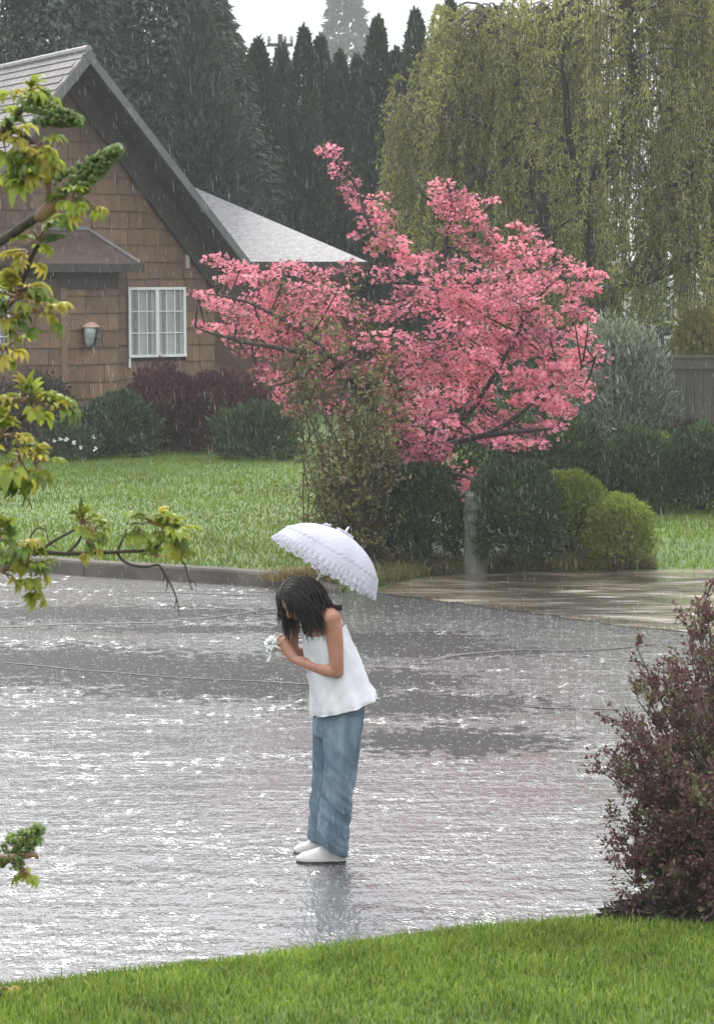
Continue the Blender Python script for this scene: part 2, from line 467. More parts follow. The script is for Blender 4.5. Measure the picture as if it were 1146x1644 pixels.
# near lawn, falling away from the camera to the street
near_px = [(-1500, 1700), (-500, 1625), (0, 1588), (200, 1563), (400, 1543), (560, 1524), (750, 1497), (900, 1481), (1000, 1474), (1146, 1464), (1600, 1430), (2600, 1390)]
NPt = np.array([GX(px, py, 0.04) for px, py in near_px])
def near_edge(x): return np.interp(x, NPt[:, 0], NPt[:, 1])
def near_z(x, y):
    d = np.clip(near_edge(x) - y, 0, None)
    return 0.03 + 0.10 * (1 - np.exp(-d / 0.5)) + 0.035 * d + 0.012 * wob(np.stack([x, y, 0 * x], -1), 2.2)
xs = np.linspace(-9, 9, 120); fr = np.concatenate([[0], np.linspace(0.02, 1, 30) ** 1.5 * 8.0])
GXX = np.repeat(xs[:, None], len(fr), 1); GY = near_edge(GXX) - fr[None]
V = np.stack([GXX, GY, near_z(GXX, GY)], -1)
V0 = V[:, :1].copy(); V0[..., 2] = -0.12
V = np.concatenate([V0, V], 1); nx, ny = V.shape[:2]
i = np.arange(nx - 1)[:, None] * ny; j = np.arange(ny - 1)[None]
q = np.stack([i + j, i + j + 1, i + ny + j + 1, i + ny + j], -1).reshape(-1, 4)
mb = MB(); mb.add(V, np.concatenate([q[:, [0, 1, 2]], q[:, [0, 2, 3]]]))
tag(mb.build('verge', M_turf, smooth=True), kind='structure')

# pale concrete edging between street and verge
ed_px = [(-1500, 1690), (-500, 1616), (0, 1580), (200, 1556), (400, 1536), (560, 1516), (750, 1490), (880, 1474), (985, 1458), (1040, 1446), (1146, 1431), (1350, 1412), (1700, 1405), (2600, 1385)]
EDQ = resample(np.array([GX(px, py, 0.02) for px, py in ed_px]), 90)
T = norm(np.gradient(EDQ, axis=0)); S = np.stack([-T[:, 1], T[:, 0], 0 * T[:, 0]], -1)
eprof = [(-0.10, -0.1), (-0.10, 0.022), (0.0, 0.022), (0.02, 0.012), (0.03, -0.1)]
k = len(eprof); V = np.array([[[q[0], q[1], 0] + S_ * a + np.array([0, 0, b]) for a, b in eprof] for q, S_ in zip(EDQ, S)]).reshape(-1, 3)
i = np.arange(89)[:, None] * k; j = np.arange(k - 1)[None]
q = np.stack([i + j, i + j + 1, i + k + j + 1, i + k + j], -1).reshape(-1, 4)
mb = MB(); mb.add(V, np.concatenate([q[:, [0, 2, 1]], q[:, [0, 3, 2]]]))
tag(mb.build('kerb_edging', surface('pale_concrete', [(0.16, 0.155, 0.145), (0.34, 0.33, 0.32)], 5, 0.35, 0.3, kind='Position', bscale=50, bdist=0.004)), kind='structure')

# mulch bed under the near barberry
M_mulch = surface('mulch', [(0.012, 0.010, 0.009), (0.04, 0.032, 0.028)], 18, 0.6, 0.8, kind='Position', bdist=0.02)
bed_px = [(955, 1484), (985, 1466), (1040, 1452), (1146, 1438), (1350, 1420), (1700, 1425), (1700, 1600), (1350, 1560), (1146, 1508), (1030, 1492)]
BP = np.array([GX(px, py, 0.06) for px, py in bed_px])
cen = BP.mean(0); cen[2] = 0.16
ring = resample(np.concatenate([BP, BP[:1]]), 61)[:-1]
rings = []
for f, z in ((1.0, -0.03), (0.985, 0.07), (0.9, 0.11), (0.6, 0.15), (0.3, 0.16)):
    r_ = cen + (ring - cen) * f; r_[:, 2] = z + 0.02 * wob(r_ * 6) * (f < 1); rings.append(r_)
V = np.concatenate(rings + [cen[None]]); t = []
for a in range(4):
    for b in range(60):
        c = (b + 1) % 60; t += [[a*60+b, a*60+c, a*60+60+c], [a*60+b, a*60+60+c, a*60+60+b]]
for b in range(60): t.append([240 + b, 240 + (b + 1) % 60, 300])
mb = MB(); mb.add(V, t)
tag(mb.build('mulch_bed', M_mulch, smooth=True), kind='structure')
n = 2600
a = nrand(0, 6.283, n); f = np.sqrt(nrand(0, 0.97, n)); ii = (a / 6.283 * 60).astype(int) % 60
P = cen + (ring[ii] - cen) * f[:, None]; P[:, 2] = np.interp(f, [0, 0.3, 0.6, 0.9, 0.985], [0.16, 0.16, 0.15, 0.11, 0.075]) + 0.005
D = rand_dir(n); D[:, 2] = np.abs(D[:, 2]) * 0.4
mb = MB()
mb.add(*leaves(P, D, nrand(0.03, 0.08, n), nrand(0.012, 0.03, n), 0.3))
tag(mb.build('bark_mulch', foliage('mulch_chip', [(0.015, 0.011, 0.009), (0.05, 0.035, 0.026)], 0.0)), 'dark wet bark chips under the purple barberry shrub', 'mulch', kind='stuff')

# ------------------------------------------------------------------ grass
def blades(x, y, z, h, w, lean=0.35):
    n = len(x); a = nrand(0, 6.283, n); L = nrand(0.1, 1, n) * lean
    b = nrand(0, 6.283, n)
    side = np.stack([np.cos(a), np.sin(a), 0 * a], -1) * (w / 2)[:, None] if np.ndim(w) else np.stack([np.cos(a), np.sin(a), 0 * a], -1) * (w / 2)
    B = np.stack([x, y, z - 0.005], -1)
    ln = np.stack([np.cos(b), np.sin(b), 0 * b], -1) * (L * h)[:, None]
    up = np.stack([0 * h, 0 * h, h], -1)
    m = B + ln * 0.3 + up * 0.55; tip = B + ln + up * (1 - 0.25 * L)[:, None]
    V = np.stack([B - side, B + side, m + side * 0.75, m - side * 0.75, tip], 1).reshape(-1, 3)
    q = np.arange(n)[:, None] * 5
    return V, np.concatenate([q + [0, 1, 2], q + [0, 2, 3], q + [3, 2, 4]])
M_grass_near = foliage('grass_near', [(0.06, 0.12, 0.014), (0.13, 0.225, 0.026), (0.22, 0.31, 0.04), (0.31, 0.37, 0.075)], 0.4, 0.4, 0.4, 2.5, 0.3)
M_grass_far = foliage('grass_far', [(0.11, 0.175, 0.024), (0.16, 0.23, 0.032), (0.22, 0.28, 0.044)], 0.4, 0.8, 0.04, 0.7, 0.25)
n = 88000
x = nrand(-2.3, 2.3, n); d = nrand(0, 1, n) ** 1.3 * 2.6; y = near_edge(x) - d + 0.02
inb = (x > GX(960, 1480, 0.1)[0]) & (y > np.interp(x, BP[:, 0][[0, 9, 8, 7, 6]], BP[:, 1][[0, 9, 8, 7, 6]]) - 0.02)
x, y = x[~inb], y[~inb]
y = y + 0.03 * wob(np.stack([x, 0 * x, 0 * x], -1), 9) * (near_edge(x) - y < .1)
h = (0.035 + 0.028 * rng.random(len(x)) + .03 * (rng.random(len(x)) < .04)) * (1 + 0.25 * wob(np.stack([x, y, 0 * x], -1), 3))
mb = MB(); mb.add(*blades(x, y, near_z(x, y), h, 0.0045 + 0.0025 * rng.random(len(x)), 0.7))
tag(mb.build('verge_grass', M_grass_near), 'bright green mown grass on the verge by the mulch bed', 'grass', kind='stuff')
n = 125000
x = nrand(-8.5, 8.5, n); d = nrand(0, 1, n) ** 1.15 * 15; y = front_y(x) + d + 0.02
bed = (x > GX(500, 900, 0.15)[0]) & (x < GX(1035, 900, 0.15)[0]) & (d < 5)
keep = ~bed | (rng.random(n) < 0.12)
x, y, d = x[keep], y[keep], d[keep]
h = (0.03 + 0.035 * rng.random(len(x))) * (1 + 0.3 * wob(np.stack([x, y, 0 * x], -1), 1.3))
mb = MB(); mb.add(*blades(x, y, lawn_z(x, y), h, 0.010 + 0.006 * rng.random(len(x)), 0.7))
tag(mb.build('lawn_grass', M_grass_far), 'green lawn grass between the kerb and the shingled house', 'grass', kind='stuff')

# ================================================================== BROWN SHINGLED HOUSE
HA, OV = R(30), 0.9                 # the gable wall is turned a little to the right; roof overhang
_F = PX(143, 77, 35.3)               # front apex of the roof
AX, HY, AZ = _F[0] - OV * math.sin(HA), _F[1] + OV * math.cos(HA), _F[2]
def hplane(px, py, off=0.0):
    """photo point on the turned wall plane (shifted by off), in the house's own axes"""
    d = ray(px, py); ey = np.array([-math.sin(HA), math.cos(HA), 0]); o = np.array([AX, HY, 0]) + ey * off - np.array([0, 0, CAM_H])
    t = (o @ ey) / (d @ ey); w = np.array([0, 0, CAM_H]) + d * t
    return AX + (w - np.array([AX, HY, 0])) @ np.array([math.cos(HA), math.sin(HA), 0]), w[2]
def hx(px, py=500, off=0.0): return hplane(px, py, off)[0]
def hz(py, px=250, off=0.0): return hplane(px, py, off)[1]
M_shingle = [surface('cedar_%d' % i, c, 7, 0.55, 0.4, (1, 1, 0.35), bscale=30, bdist=0.006, kind='Position') for i, c in enumerate([
    [(0.118, 0.064, 0.034), (0.19, 0.107, 0.058)], [(0.095, 0.052, 0.029), (0.16, 0.092, 0.052)],
    [(0.135, 0.075, 0.039), (0.215, 0.124, 0.067)], [(0.108, 0.064, 0.038), (0.175, 0.107, 0.065)]])]
M_wallback = surface('wall_sheathing', [(0.03, 0.02, 0.014), (0.055, 0.036, 0.022)], 4, 0.8, 0.2)
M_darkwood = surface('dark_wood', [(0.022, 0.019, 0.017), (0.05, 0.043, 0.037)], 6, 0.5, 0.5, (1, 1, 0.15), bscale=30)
M_fascia = surface('grey_fascia', [(0.07, 0.075, 0.07), (0.12, 0.125, 0.115)], 4, 0.45, 0.3)
M_roof = surface('asphalt_roof', [(0.17, 0.155, 0.165), (0.27, 0.25, 0.26)], 5, 0.4, 0.5, bscale=80, bdist=0.006)
M_roof2 = surface('wet_roof', [(0.12, 0.115, 0.12), (0.2, 0.19, 0.2), (0.29, 0.28, 0.29)], 9, 0.38, 1.0, stretch=(1, 1, 3), bscale=24, bdist=0.03)
M_white = surface('white_paint', [(0.68, 0.69, 0.68), (0.8, 0.81, 0.8)], 3, 0.35, 0.1)
M_corner = surface('corner_board', [(0.15, 0.09, 0.05), (0.22, 0.135, 0.08)], 4, 0.5, 0.4, (1, 1, 0.2))

RX, RZ = hplane(405, 424, -OV)       # foot of the right rake
slope = (AZ - RZ) / (RX - AX)
LX = AX - (RX - AX)
house = thing('shingled_house', (AX, HY, 0.15), 'brown cedar shingled house with steep gable behind the purple hedge', 'house')
house.rotation_euler = (0, 0, HA)
wz0 = 0.12
wallr, walll = RX - 0.28, LX + 0.28
def roof_z(x): return AZ - 0.12 - abs(x - AX) * slope
# front gable wall
poly = [(walll, HY, wz0), (wallr, HY, wz0), (wallr, HY, roof_z(wallr)), (AX, HY, AZ - 0.12), (walll, HY, roof_z(walll))]
mb = MB(); mb.add(*prism(poly, (0, 0.2, 0)))
mb.add(*box(wallr - 0.2, wallr - 0.002, HY + 0.2, HY + 9, wz0, roof_z(wallr)))
mb.add(*box(walll + 0.002, walll + 0.2, HY + 0.2, HY + 9, wz0, roof_z(walll)))
mb.build('wall', M_wallback, house)
# windows: openings snapped to the siding
course = 0.279
zc0 = 0.30
win = (hx(204, 520), hx(296, 520), hz(573), hz(461))
win2 = (hx(-75), hx(14), hz(576), hz(461))
BO = -0.55
bay_x0, bay_x1 = hx(100, 550, BO), hx(190, 550, BO)
bay_z1 = hz(436, 150, BO)
bl = bay_x0 - 0.85
openings = [win, win2, (bl, bay_x1, 0.0, bay_z1 - 0.05)]
sh_meshes = []
for i in range(4):
    V = np.array([[-.5,-.040,0],[.5,-.040,0],[.5,0.0,0],[-.5,0.0,0],[-.5,-.010,1.03],[.5,-.010,1.03],[.5,0.0,1.03],[-.5,0.0,1.03]], float)
    m_ = MB(); m_.add(V, BOXT); sh_meshes.append(m_.mesh('shingle', M_shingle[i]))
V = sh_meshes
def place_shingle(x0, x1, y, z, hh=course, rot=0.0, extra=None):
    o = bpy.data.objects.new('shingle', random.choice(sh_meshes))
    col.objects.link(o)
    o.parent = house; o.matrix_parent_inverse = Matrix.Translation(-house.location)
    o.location = ((x0 + x1) / 2, y - random.uniform(0, 0.007), z + random.uniform(-0.008, 0.008))
    o.rotation_euler = (0, random.uniform(-0.006, 0.006), rot)
    o.scale = (x1 - x0 - random.uniform(0.004, 0.012), 1.0, hh)
    return o
far = MB(); count = 0
z = zc0
while z < AZ - 0.5:
    half = (AZ - 0.22 - (z + course)) / slope
    segs = [(max(AX - half, walll), min(AX + half, wallr))]
    for (a, b, c, d) in openings:
        if z + course * 0.6 > c and z + course * 0.4 < d:
            new = []
            for (s0, s1) in segs:
                if b <= s0 or a >= s1: new.append((s0, s1)); continue
                if a > s0: new.append((s0, a))
                if b < s1: new.append((b, s1))
            segs = new
    for (s0, s1) in segs:
        x = s0
        while x < s1 - 0.02:
            w = random.uniform(0.24, 0.46)
            x1 = x + w
            if s1 - x1 < 0.14: x1 = s1
            if x1 > hx(-14) and z > 0.75 and count < 250:
                place_shingle(x, x1, HY, z); count += 1
            else:
                m0 = np.array([v.co[:] for v in sh_meshes[0].vertices])
                far.add(m0 * [x1 - x - 0.008, 1, course] + [(x + x1) / 2, HY, z], BOXT)
            x = x1
    z += course
for (a, b, c, d) in (win, win2):           # short courses closing the wall over each window
    zk = zc0 + math.ceil((d - zc0 - 0.4 * course) / course) * course
    if zk > d + 0.02:
        x = a
        while x < b - 0.02:
            x1 = min(x + random.uniform(0.22, 0.34), b)
            if b - x1 < 0.1: x1 = b
            place_shingle(x, x1, HY, d, hh=zk - d); x = x1
tag(far.build('wall_shingles', M_shingle[0], house), kind='stuff')
# right wing wall, plain, mostly hidden behind the blossom
# roof: front gable prism + cross ridge running to the left
def slab(a, b, c, d, th, name, mat, parent=house):
    """roof slab from quad a,b,c,d (counter-clockwise from above) with thickness"""
    a, b, c, d = [np.array(p, float) for p in (a, b, c, d)]
    nrm = norm(np.cross(b - a, d - a))
    m_ = MB(); m_.add(*prism([a, b, c, d][::-1], nrm * th)); return m_.build(name, mat, parent)
RB = HY + 9.0
slab((AX, HY - OV, AZ - 0.1), (RX, HY - OV, RZ - 0.1), (RX, RB, RZ - 0.1), (AX, RB, AZ - 0.1), 0.05, 'roof', M_roof)
slab((LX, HY - OV, RZ - 0.1), (AX - 0.002, HY - OV, AZ - 0.1), (AX - 0.002, RB, AZ - 0.1), (LX, RB, RZ - 0.1), 0.05, 'roof', M_roof)
# rows of roof shingles on the part of the left slope that shows
rs = []
for i in range(2):
    m_ = MB(); m_.add(np.array([[-.5,0,.0],[.5,0,.0],[.5,1.1,0.0],[-.5,1.1,0.0],[-.5,0,.03],[.5,0,.03],[.5,1.1,.012],[-.5,1.1,.012]], float), BOXT)
    rs.append(m_.mesh('roof_shingle', surface('roof_tab_%d' % i, [[(0.075, 0.064, 0.064), (0.13, 0.113, 0.113)], [(0.10, 0.087, 0.088), (0.17, 0.15, 0.15)]][i], 7, 0.5, 0.4)))
ang = math.atan(slope); sl = math.hypot(AX - LX, AZ - RZ); rowh = 0.17
for r_ in range(12):
    s_ = (r_ + 1) * rowh
    xx = AX - s_ * math.cos(ang); zz = AZ - 0.045 - s_ * math.sin(ang)
    y = HY - OV + (r_ % 2) * 0.14
    while y < HY + 4.2:
        w = random.uniform(0.28, 0.42)
        o = bpy.data.objects.new('roof_shingle', random.choice(rs)); col.objects.link(o)
        o.parent = house; o.matrix_parent_inverse = Matrix.Translation(-house.location)
        ux, uy, uz = Vector((0, -1, 0)), Vector((math.cos(ang), 0, math.sin(ang))), Vector((-math.sin(ang), 0, math.cos(ang)))
        o.matrix_basis = Matrix.Translation((xx, y + w / 2, zz + 0.003)) @ Matrix((ux, uy, uz)).transposed().to_4x4() @ Matrix.Diagonal((w - 0.012, rowh, 1, 1))
        y += w
mb = MB(); mb.add(*tube([(AX, HY - OV, AZ - .01), (AX, RB, AZ - .01)], 0.06, 8)); mb.build('ridge_cap', M_roof, house)
# fascia boards along the rakes, dark board standing in for the shade under the right one
def rake(x0, z0, x1, z1, wdt, y0, y1, name, mat, drop=0.0):
    d = norm([x1 - x0, 0, z1 - z0]); nn = np.array([d[2], 0, -d[0]])
    if nn[2] > 0: nn = -nn
    a = np.array([x0, y0, z0]) + nn * drop; b = np.array([x1, y0, z1]) + nn * drop
    m_ = MB(); m_.add(*prism([a, b, b + nn * wdt, a + nn * wdt], (0, y1 - y0, 0))); return m_.build(name, mat, house)
rake(AX - 0.02, AZ - 0.03, RX + 0.05, RZ - 0.08, 0.12, HY - OV - 0.06, HY - OV - 0.003, 'fascia', M_fascia)
rake(AX + 0.003, AZ - 0.03, LX, RZ - 0.03, 0.14, HY - OV - 0.05, HY - OV - 0.004, 'fascia', M_fascia)
rake(AX + 0.1, AZ - 0.12, RX - 0.02, RZ - 0.14, 0.34, HY - 0.16, HY - 0.05, 'shade_frieze', M_darkwood, 0.09)
rake(AX - 0.12, AZ - 0.14, LX + 0.1, RZ - 0.12, 0.16, HY - 0.14, HY - 0.05, 'shade_frieze', M_darkwood, 0.09)
# soffit shadow boards between wall and fascia
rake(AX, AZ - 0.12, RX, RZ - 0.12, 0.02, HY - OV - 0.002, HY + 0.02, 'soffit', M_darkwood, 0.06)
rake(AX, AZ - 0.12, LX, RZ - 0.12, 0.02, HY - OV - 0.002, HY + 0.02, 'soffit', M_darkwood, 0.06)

# --- window with white frame, two sashes, muntins, curtain
M_glass, n, l, out = nt('window_glass')
p = n.new('ShaderNodeBsdfPrincipled'); p.inputs['Base Color'].default_value = (0.55, 0.6, 0.6, 1); p.inputs['Roughness'].default_value = 0.05
p.inputs['Transmission Weight'].default_value = 0.0; p.inputs['Alpha'].default_value = 0.22; p.inputs['Specular IOR Level'].default_value = 0.8
l.new(p.outputs[0], out.inputs[0])
M_curtain = surface('curtain', [(0.35, 0.36, 0.34), (0.5, 0.5, 0.47)], 3, 0.8, 0.2)
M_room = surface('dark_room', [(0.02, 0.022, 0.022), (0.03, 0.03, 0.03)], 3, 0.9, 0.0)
def window(x0, x1, z0, z1, drip=True):
    y = HY - 0.035
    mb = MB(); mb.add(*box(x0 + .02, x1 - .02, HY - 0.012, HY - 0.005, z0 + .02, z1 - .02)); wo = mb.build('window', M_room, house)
    f = 0.045
    mb = MB()
    mb.add(*box(x0, x1, y - .05, HY - .001, z1 - f, z1)); mb.add(*box(x0, x1, y - .06, HY - .001, z0, z0 + f))
    mb.add(*box(x0, x0 + f, y - .049, HY - .002, z0 + f, z1 - f)); mb.add(*box(x1 - f, x1, y - .049, HY - .002, z0 + f, z1 - f))
    xm = (x0 + x1) / 2
    mb.add(*box(xm - .03, xm + .03, y - .048, HY - .003, z0 + f, z1 - f))
    mb.build('frame', M_white, wo)
    if drip:
        mb = MB(); mb.add(*box(x0, x0 + .04, y - .03, HY - .001, z0 - .17, z0 - 0.003)); mb.build('trim', M_white, house)
    for (a, b) in ((x0 + f, xm - .03), (xm + .03, x1 - f)):
        for kx in range(3):
            for kz in range(3):
                w_, h_ = (b - a) / 3, (z1 - z0 - 2 * f) / 3
                m_ = MB(); m_.add(*box(a + kx * w_ + .004, a + (kx + 1) * w_ - .004, y - .012, y - .008, z0 + f + kz * h_ + .004, z0 + f + (kz + 1) * h_ - .004))
                m_.build('pane', M_glass, wo)
        for kx in (1, 2):
            m_ = MB(); xx = a + (b - a) * kx / 3; m_.add(*box(xx - .008, xx + .008, y - .022, y - .004, z0 + f, z1 - f)); m_.build('muntin', M_white, wo)
        for kz in (1, 2):
            m_ = MB(); zz = z0 + f + (z1 - z0 - 2 * f) * kz / 3; m_.add(*box(a, b, y - .024, y - .006, zz - .008, zz + .008)); m_.build('muntin', M_white, wo)
    nx_ = 90; xx = np.linspace(x0 + f, x1 - f, nx_); yy = HY - 0.022 + 0.006 * np.sin(xx * 60) + 0.003 * np.sin(xx * 137 + 1)
    V = np.concatenate([np.stack([xx, yy, 0 * xx + z0 + f], -1), np.stack([xx, yy, 0 * xx + z1 - f], -1)])
    i = np.arange(nx_ - 1); skip = np.abs(((xx[:-1] - x0) / (x1 - x0) * 4) % 1 - 0.5) < 0.13
    i = i[~skip]
    m_ = MB(); m_.add(V, np.concatenate([np.stack([i, i + 1, i + 1 + nx_], -1), np.stack([i, i + 1 + nx_, i + nx_], -1)])); m_.build('curtain', M_curtain, wo)
window(*win)
window(*win2, drip=False)

# --- bay with small hipped roof
BY = HY - 0.55
bz1 = hz(464, 150, BO)
mb = MB(); mb.add(*prism([(bay_x0 + .01, BY + .03, wz0), (bay_x1 - .01, BY + .03, wz0), (bay_x1 - .01, HY + .05, wz0), (bl + .01, HY + .05, wz0)], (0, 0, bay_z1 - wz0 + 0.12)))
bay = mb.build('bay', M_wallback, house)
z = zc0
while z < bz1 - 0.1:
    x = bay_x0 + 0.09
    while x < bay_x1 - 0.02:
        x1 = x + random.uniform(0.24, 0.42)
        if bay_x1 - x1 < 0.14: x1 = bay_x1
        place_shingle(x, x1, BY + .03, z); x = x1
    dl = np.array([bay_x0 - bl, BY - HY]); Ls = np.linalg.norm(dl); an = math.atan2(dl[1], dl[0]); s = 0.02
    while s < Ls - 0.03:
        e = s + random.uniform(0.24, 0.42)
        if Ls - e < 0.14: e = Ls
        o = place_shingle(s, e, 0, z, rot=an); mid = (s + e) / 2
        o.location.x = bl + dl[0] / Ls * mid; o.location.y = HY + 0.03 + dl[1] / Ls * mid
        s = e
    z += course
mb = MB(); mb.add(*box(bay_x0 - .02, bay_x0 + .085, BY - .03, BY + .06, wz0, bz1 + 0.02)); mb.build('corner_board', M_corner, house)
mb = MB(); mb.add(*box(bay_x0 - .05, bay_x1 + .012, BY - .025, BY + .2, bz1, bay_z1 + 0.04)); mb.build('shade_frieze', M_darkwood, house)  # dark band put in as the shade below the bay eave
ez = hz(424, 150, -.87); e0, e1, ef = hx(60, 424, -.87), hx(226, 424, -.87), BY - 0.32
rz_, r0, r1 = hz(369, 110), hx(84, 369), hx(140, 369)
m_ = MB()
V = np.array([[e0, ef, ez], [e1, ef, ez], [e1, HY + .02, ez], [e0 - .5, HY + .02, ez], [r0, HY - 0.02, rz_], [r1, HY - 0.02, rz_],
              [e0, ef, ez - .03], [e1, ef, ez - .03], [e1, HY + .02, ez - .03], [e0 - .5, HY + .02, ez - .03]])
m_.add(V, [[0,1,5],[0,5,4],[1,2,5],[3,0,4],[2,3,4],[2,4,5],[6,8,7],[6,9,8],[0,6,7],[0,7,1],[1,7,8],[1,8,2],[3,9,6],[3,6,0]])
br = m_.build('bay_roof', surface('brown_roof', [(0.075, 0.05, 0.04), (0.14, 0.10, 0.085)], 6, 0.4, 0.6, bscale=40, bdist=0.02), house)
mb = MB(); mb.add(*box(e0, e1 + .02, ef - .09, ef - .005, ez - .13, ez + .01)); mb.add(*box(e1 + .002, e1 + .05, ef - .05, HY - .03, ez - .12, ez + .005))
mb.build('gutter', M_darkwood, house)
mb = MB(); mb.add(*tube([(r0 - .1, HY - .03, rz_ + .02), (r1, HY - .03, rz_ + .02)], 0.035, 6)); mb.add(*tube([(r1, HY - .03, rz_ + .02), (e1, ef, ez + .02)], 0.03, 6)); mb.build('hip_cap', M_roof, house)
# small cream vent beside the rake
mb = MB(); vx, vz = hx(299), hz(420)
bevel_box('wall_vent', vx - .03, vx + .03, HY - .11, HY - .03, vz - .12, vz + .12, surface('cream', [(0.42, 0.36, 0.3), (0.5, 0.44, 0.37)], 4, 0.5, 0.1), house, 0.01)

# --- lower wing with hipped roof behind
WY = 42.0
def wx(px): return PX(px, 429, WY)[0]
def wz(py): return PX(573, py, WY)[2]
ez2 = wz(421); ex0, ex1 = wx(150), wx(592)
rdg = PX(306, 298, WY + 3.4)
m_ = MB()
V = np.array([[ex0, WY, ez2], [ex1, WY, ez2], [ex1, WY + 6.8, ez2], [ex0, WY + 6.8, ez2], [ex0 - 1.0, WY + 3.4, rdg[2]], [rdg[0], WY + 3.4, rdg[2]]])
m_.add(np.concatenate([V, V - [0, 0, 0.12]]), [[0,1,5],[0,5,4],[1,2,5],[2,3,4],[2,4,5],[0,6,7],[0,7,1],[1,7,8],[1,8,2],[6,8,7],[6,9,8],[3,0,4]])
m_.build('wing_roof', M_roof2, house, world=True)
mb = MB(); mb.add(*box(ex0, ex1 - 0.4, WY + .4, WY + 6.4, 0.12, ez2 - 0.125)); mb.build('wing_wall', M_shingle[1], house, world=True)
mb = MB(); mb.add(*box(ex0, ex1 + .02, WY - .11, WY - .004, ez2 - .13, ez2 + .01)); mb.build('wing_gutter', M_darkwood, house, world=True)

# --- lantern on the bay wall
M_lampglass = surface('milky_glass', [(0.22, 0.25, 0.24), (0.4, 0.43, 0.42)], 8, 0.15, 0.2)
M_black = surface('black_metal', [(0.012, 0.012, 0.012), (0.03, 0.03, 0.03)], 8, 0.4, 0.2)
lx, lz = hx(146, 537, BO - .15), hz(537, 146, BO - .15)
lan = thing('wall_lantern', (lx, BY - 0.1, lz - 0.2), 'small glass wall lantern with pinkish cap on the bay', 'lantern')
mb = MB(); mb.add(*tube([(lx - .05, BY - .16, lz - .20), (lx - .03, BY - .17, lz - .12), (lx - .015, BY - .17, lz + .04), (lx - .015, BY - .17, lz + .12)], [0.03, 0.075, 0.1, 0.095], 8)); mb.build('glass', M_lampglass, lan, True)
mb = MB(); mb.add(*tube([(lx + .01, BY - .14, lz + .12), (lx + .01, BY - .14, lz + .15), (lx + .01, BY - .14, lz + .2)], [0.15, 0.13, 0.05], 10)); mb.build('cap', surface('pinkish', [(0.45, 0.27, 0.22), (0.55, 0.36, 0.3)], 6, 0.5, 0.2), lan)
mb = MB(); mb.add(*box(lx + .06, lx + .12, BY - .22, BY + .001, lz - .1, lz + .12)); mb.add(*tube([(lx + .09, BY - .1, lz - .1), (lx + .05, BY - .15, lz - .2), (lx - .05, BY - .17, lz - .24)], 0.02, 6)); mb.build('bracket', M_black, lan)

_c, _s = math.cos(HA), math.sin(HA)
_d = lan.location - Vector((AX, HY, 0)); lan.location = (AX + _c * _d.x - _s * _d.y, HY + _s * _d.x + _c * _d.y, _d.z); lan.rotation_euler = (0, 0, HA)
# ================================================================== VEGETATION GENERATORS
M_bark_dark = bark('bark_dark', (0.018, 0.014, 0.012), (0.05, 0.04, 0.034))
M_bark_grey = bark('bark_grey', (0.05, 0.045, 0.038), (0.12, 0.105, 0.09))
M_twig = bark('twig', (0.03, 0.02, 0.015), (0.07, 0.05, 0.04), 30)

def conifer(px, py_top, depth, rad_px, label, mat, n=5200, group='tall dark conifers behind the house', spread=1.0, base_z=0.1, spray=0.17, droop=False, name='conifer', cone=0.55, widen=1.0):
    top = PX(px, py_top, depth); H = top[2] - base_z
    rad = rad_px * widen / (FPX / depth)
    th = thing(name, (top[0], depth, base_z), label, 'tree', group)
    h = 1 - nrand(0, 1, n) ** 1.0 * 0.97
    prof = np.where(h > 0.12, np.clip((1 - h) / cone, 0, 1) ** 0.75, 0.8)
    a = nrand(0, 6.283, n)
    P0 = np.stack([np.cos(a), np.sin(a), h * 3], -1)
    lump = 1 + 0.22 * wob(P0 + depth + px, 2.3) + 0.12 * wob(P0 + px, 6.0)
    rr = rad * prof * lump * np.sqrt(nrand(0.35, 1.0, n))
    P = np.stack([top[0] + rr * np.cos(a), depth + rr * np.sin(a), base_z + h * H], -1)
    D = np.stack([np.cos(a), np.sin(a), 0 * a + (-0.5 if droop else 1.3)], -1) + rng.normal(size=(n, 3)) * 0.35
    mb = MB(); mb.add(*leaves(P, D, nrand(0.6, 1.2, n) * spray, nrand(0.35, 0.6, n) * spray, 0.2, 0.15))
    k = 60; P = np.stack([top[0] + rng.normal(size=k) * 0.03, depth + rng.normal(size=k) * 0.03, top[2] - np.linspace(-0.1, 0.5, k)], -1)
    D = np.stack([rng.normal(size=k) * .4, rng.normal(size=k) * .4, np.ones(k)], -1); mb.add(*leaves(P, D, spray, spray * 0.35))
    mb.build('crown', mat, th)
    mb = MB(); mb.add(*tube([(top[0], depth, base_z - .2), (top[0], depth, base_z + H * .5), (top[0], depth, base_z + H * .96)], [0.16, 0.09, 0.015], 6)); mb.build('trunk', M_bark_dark, th)
    return th

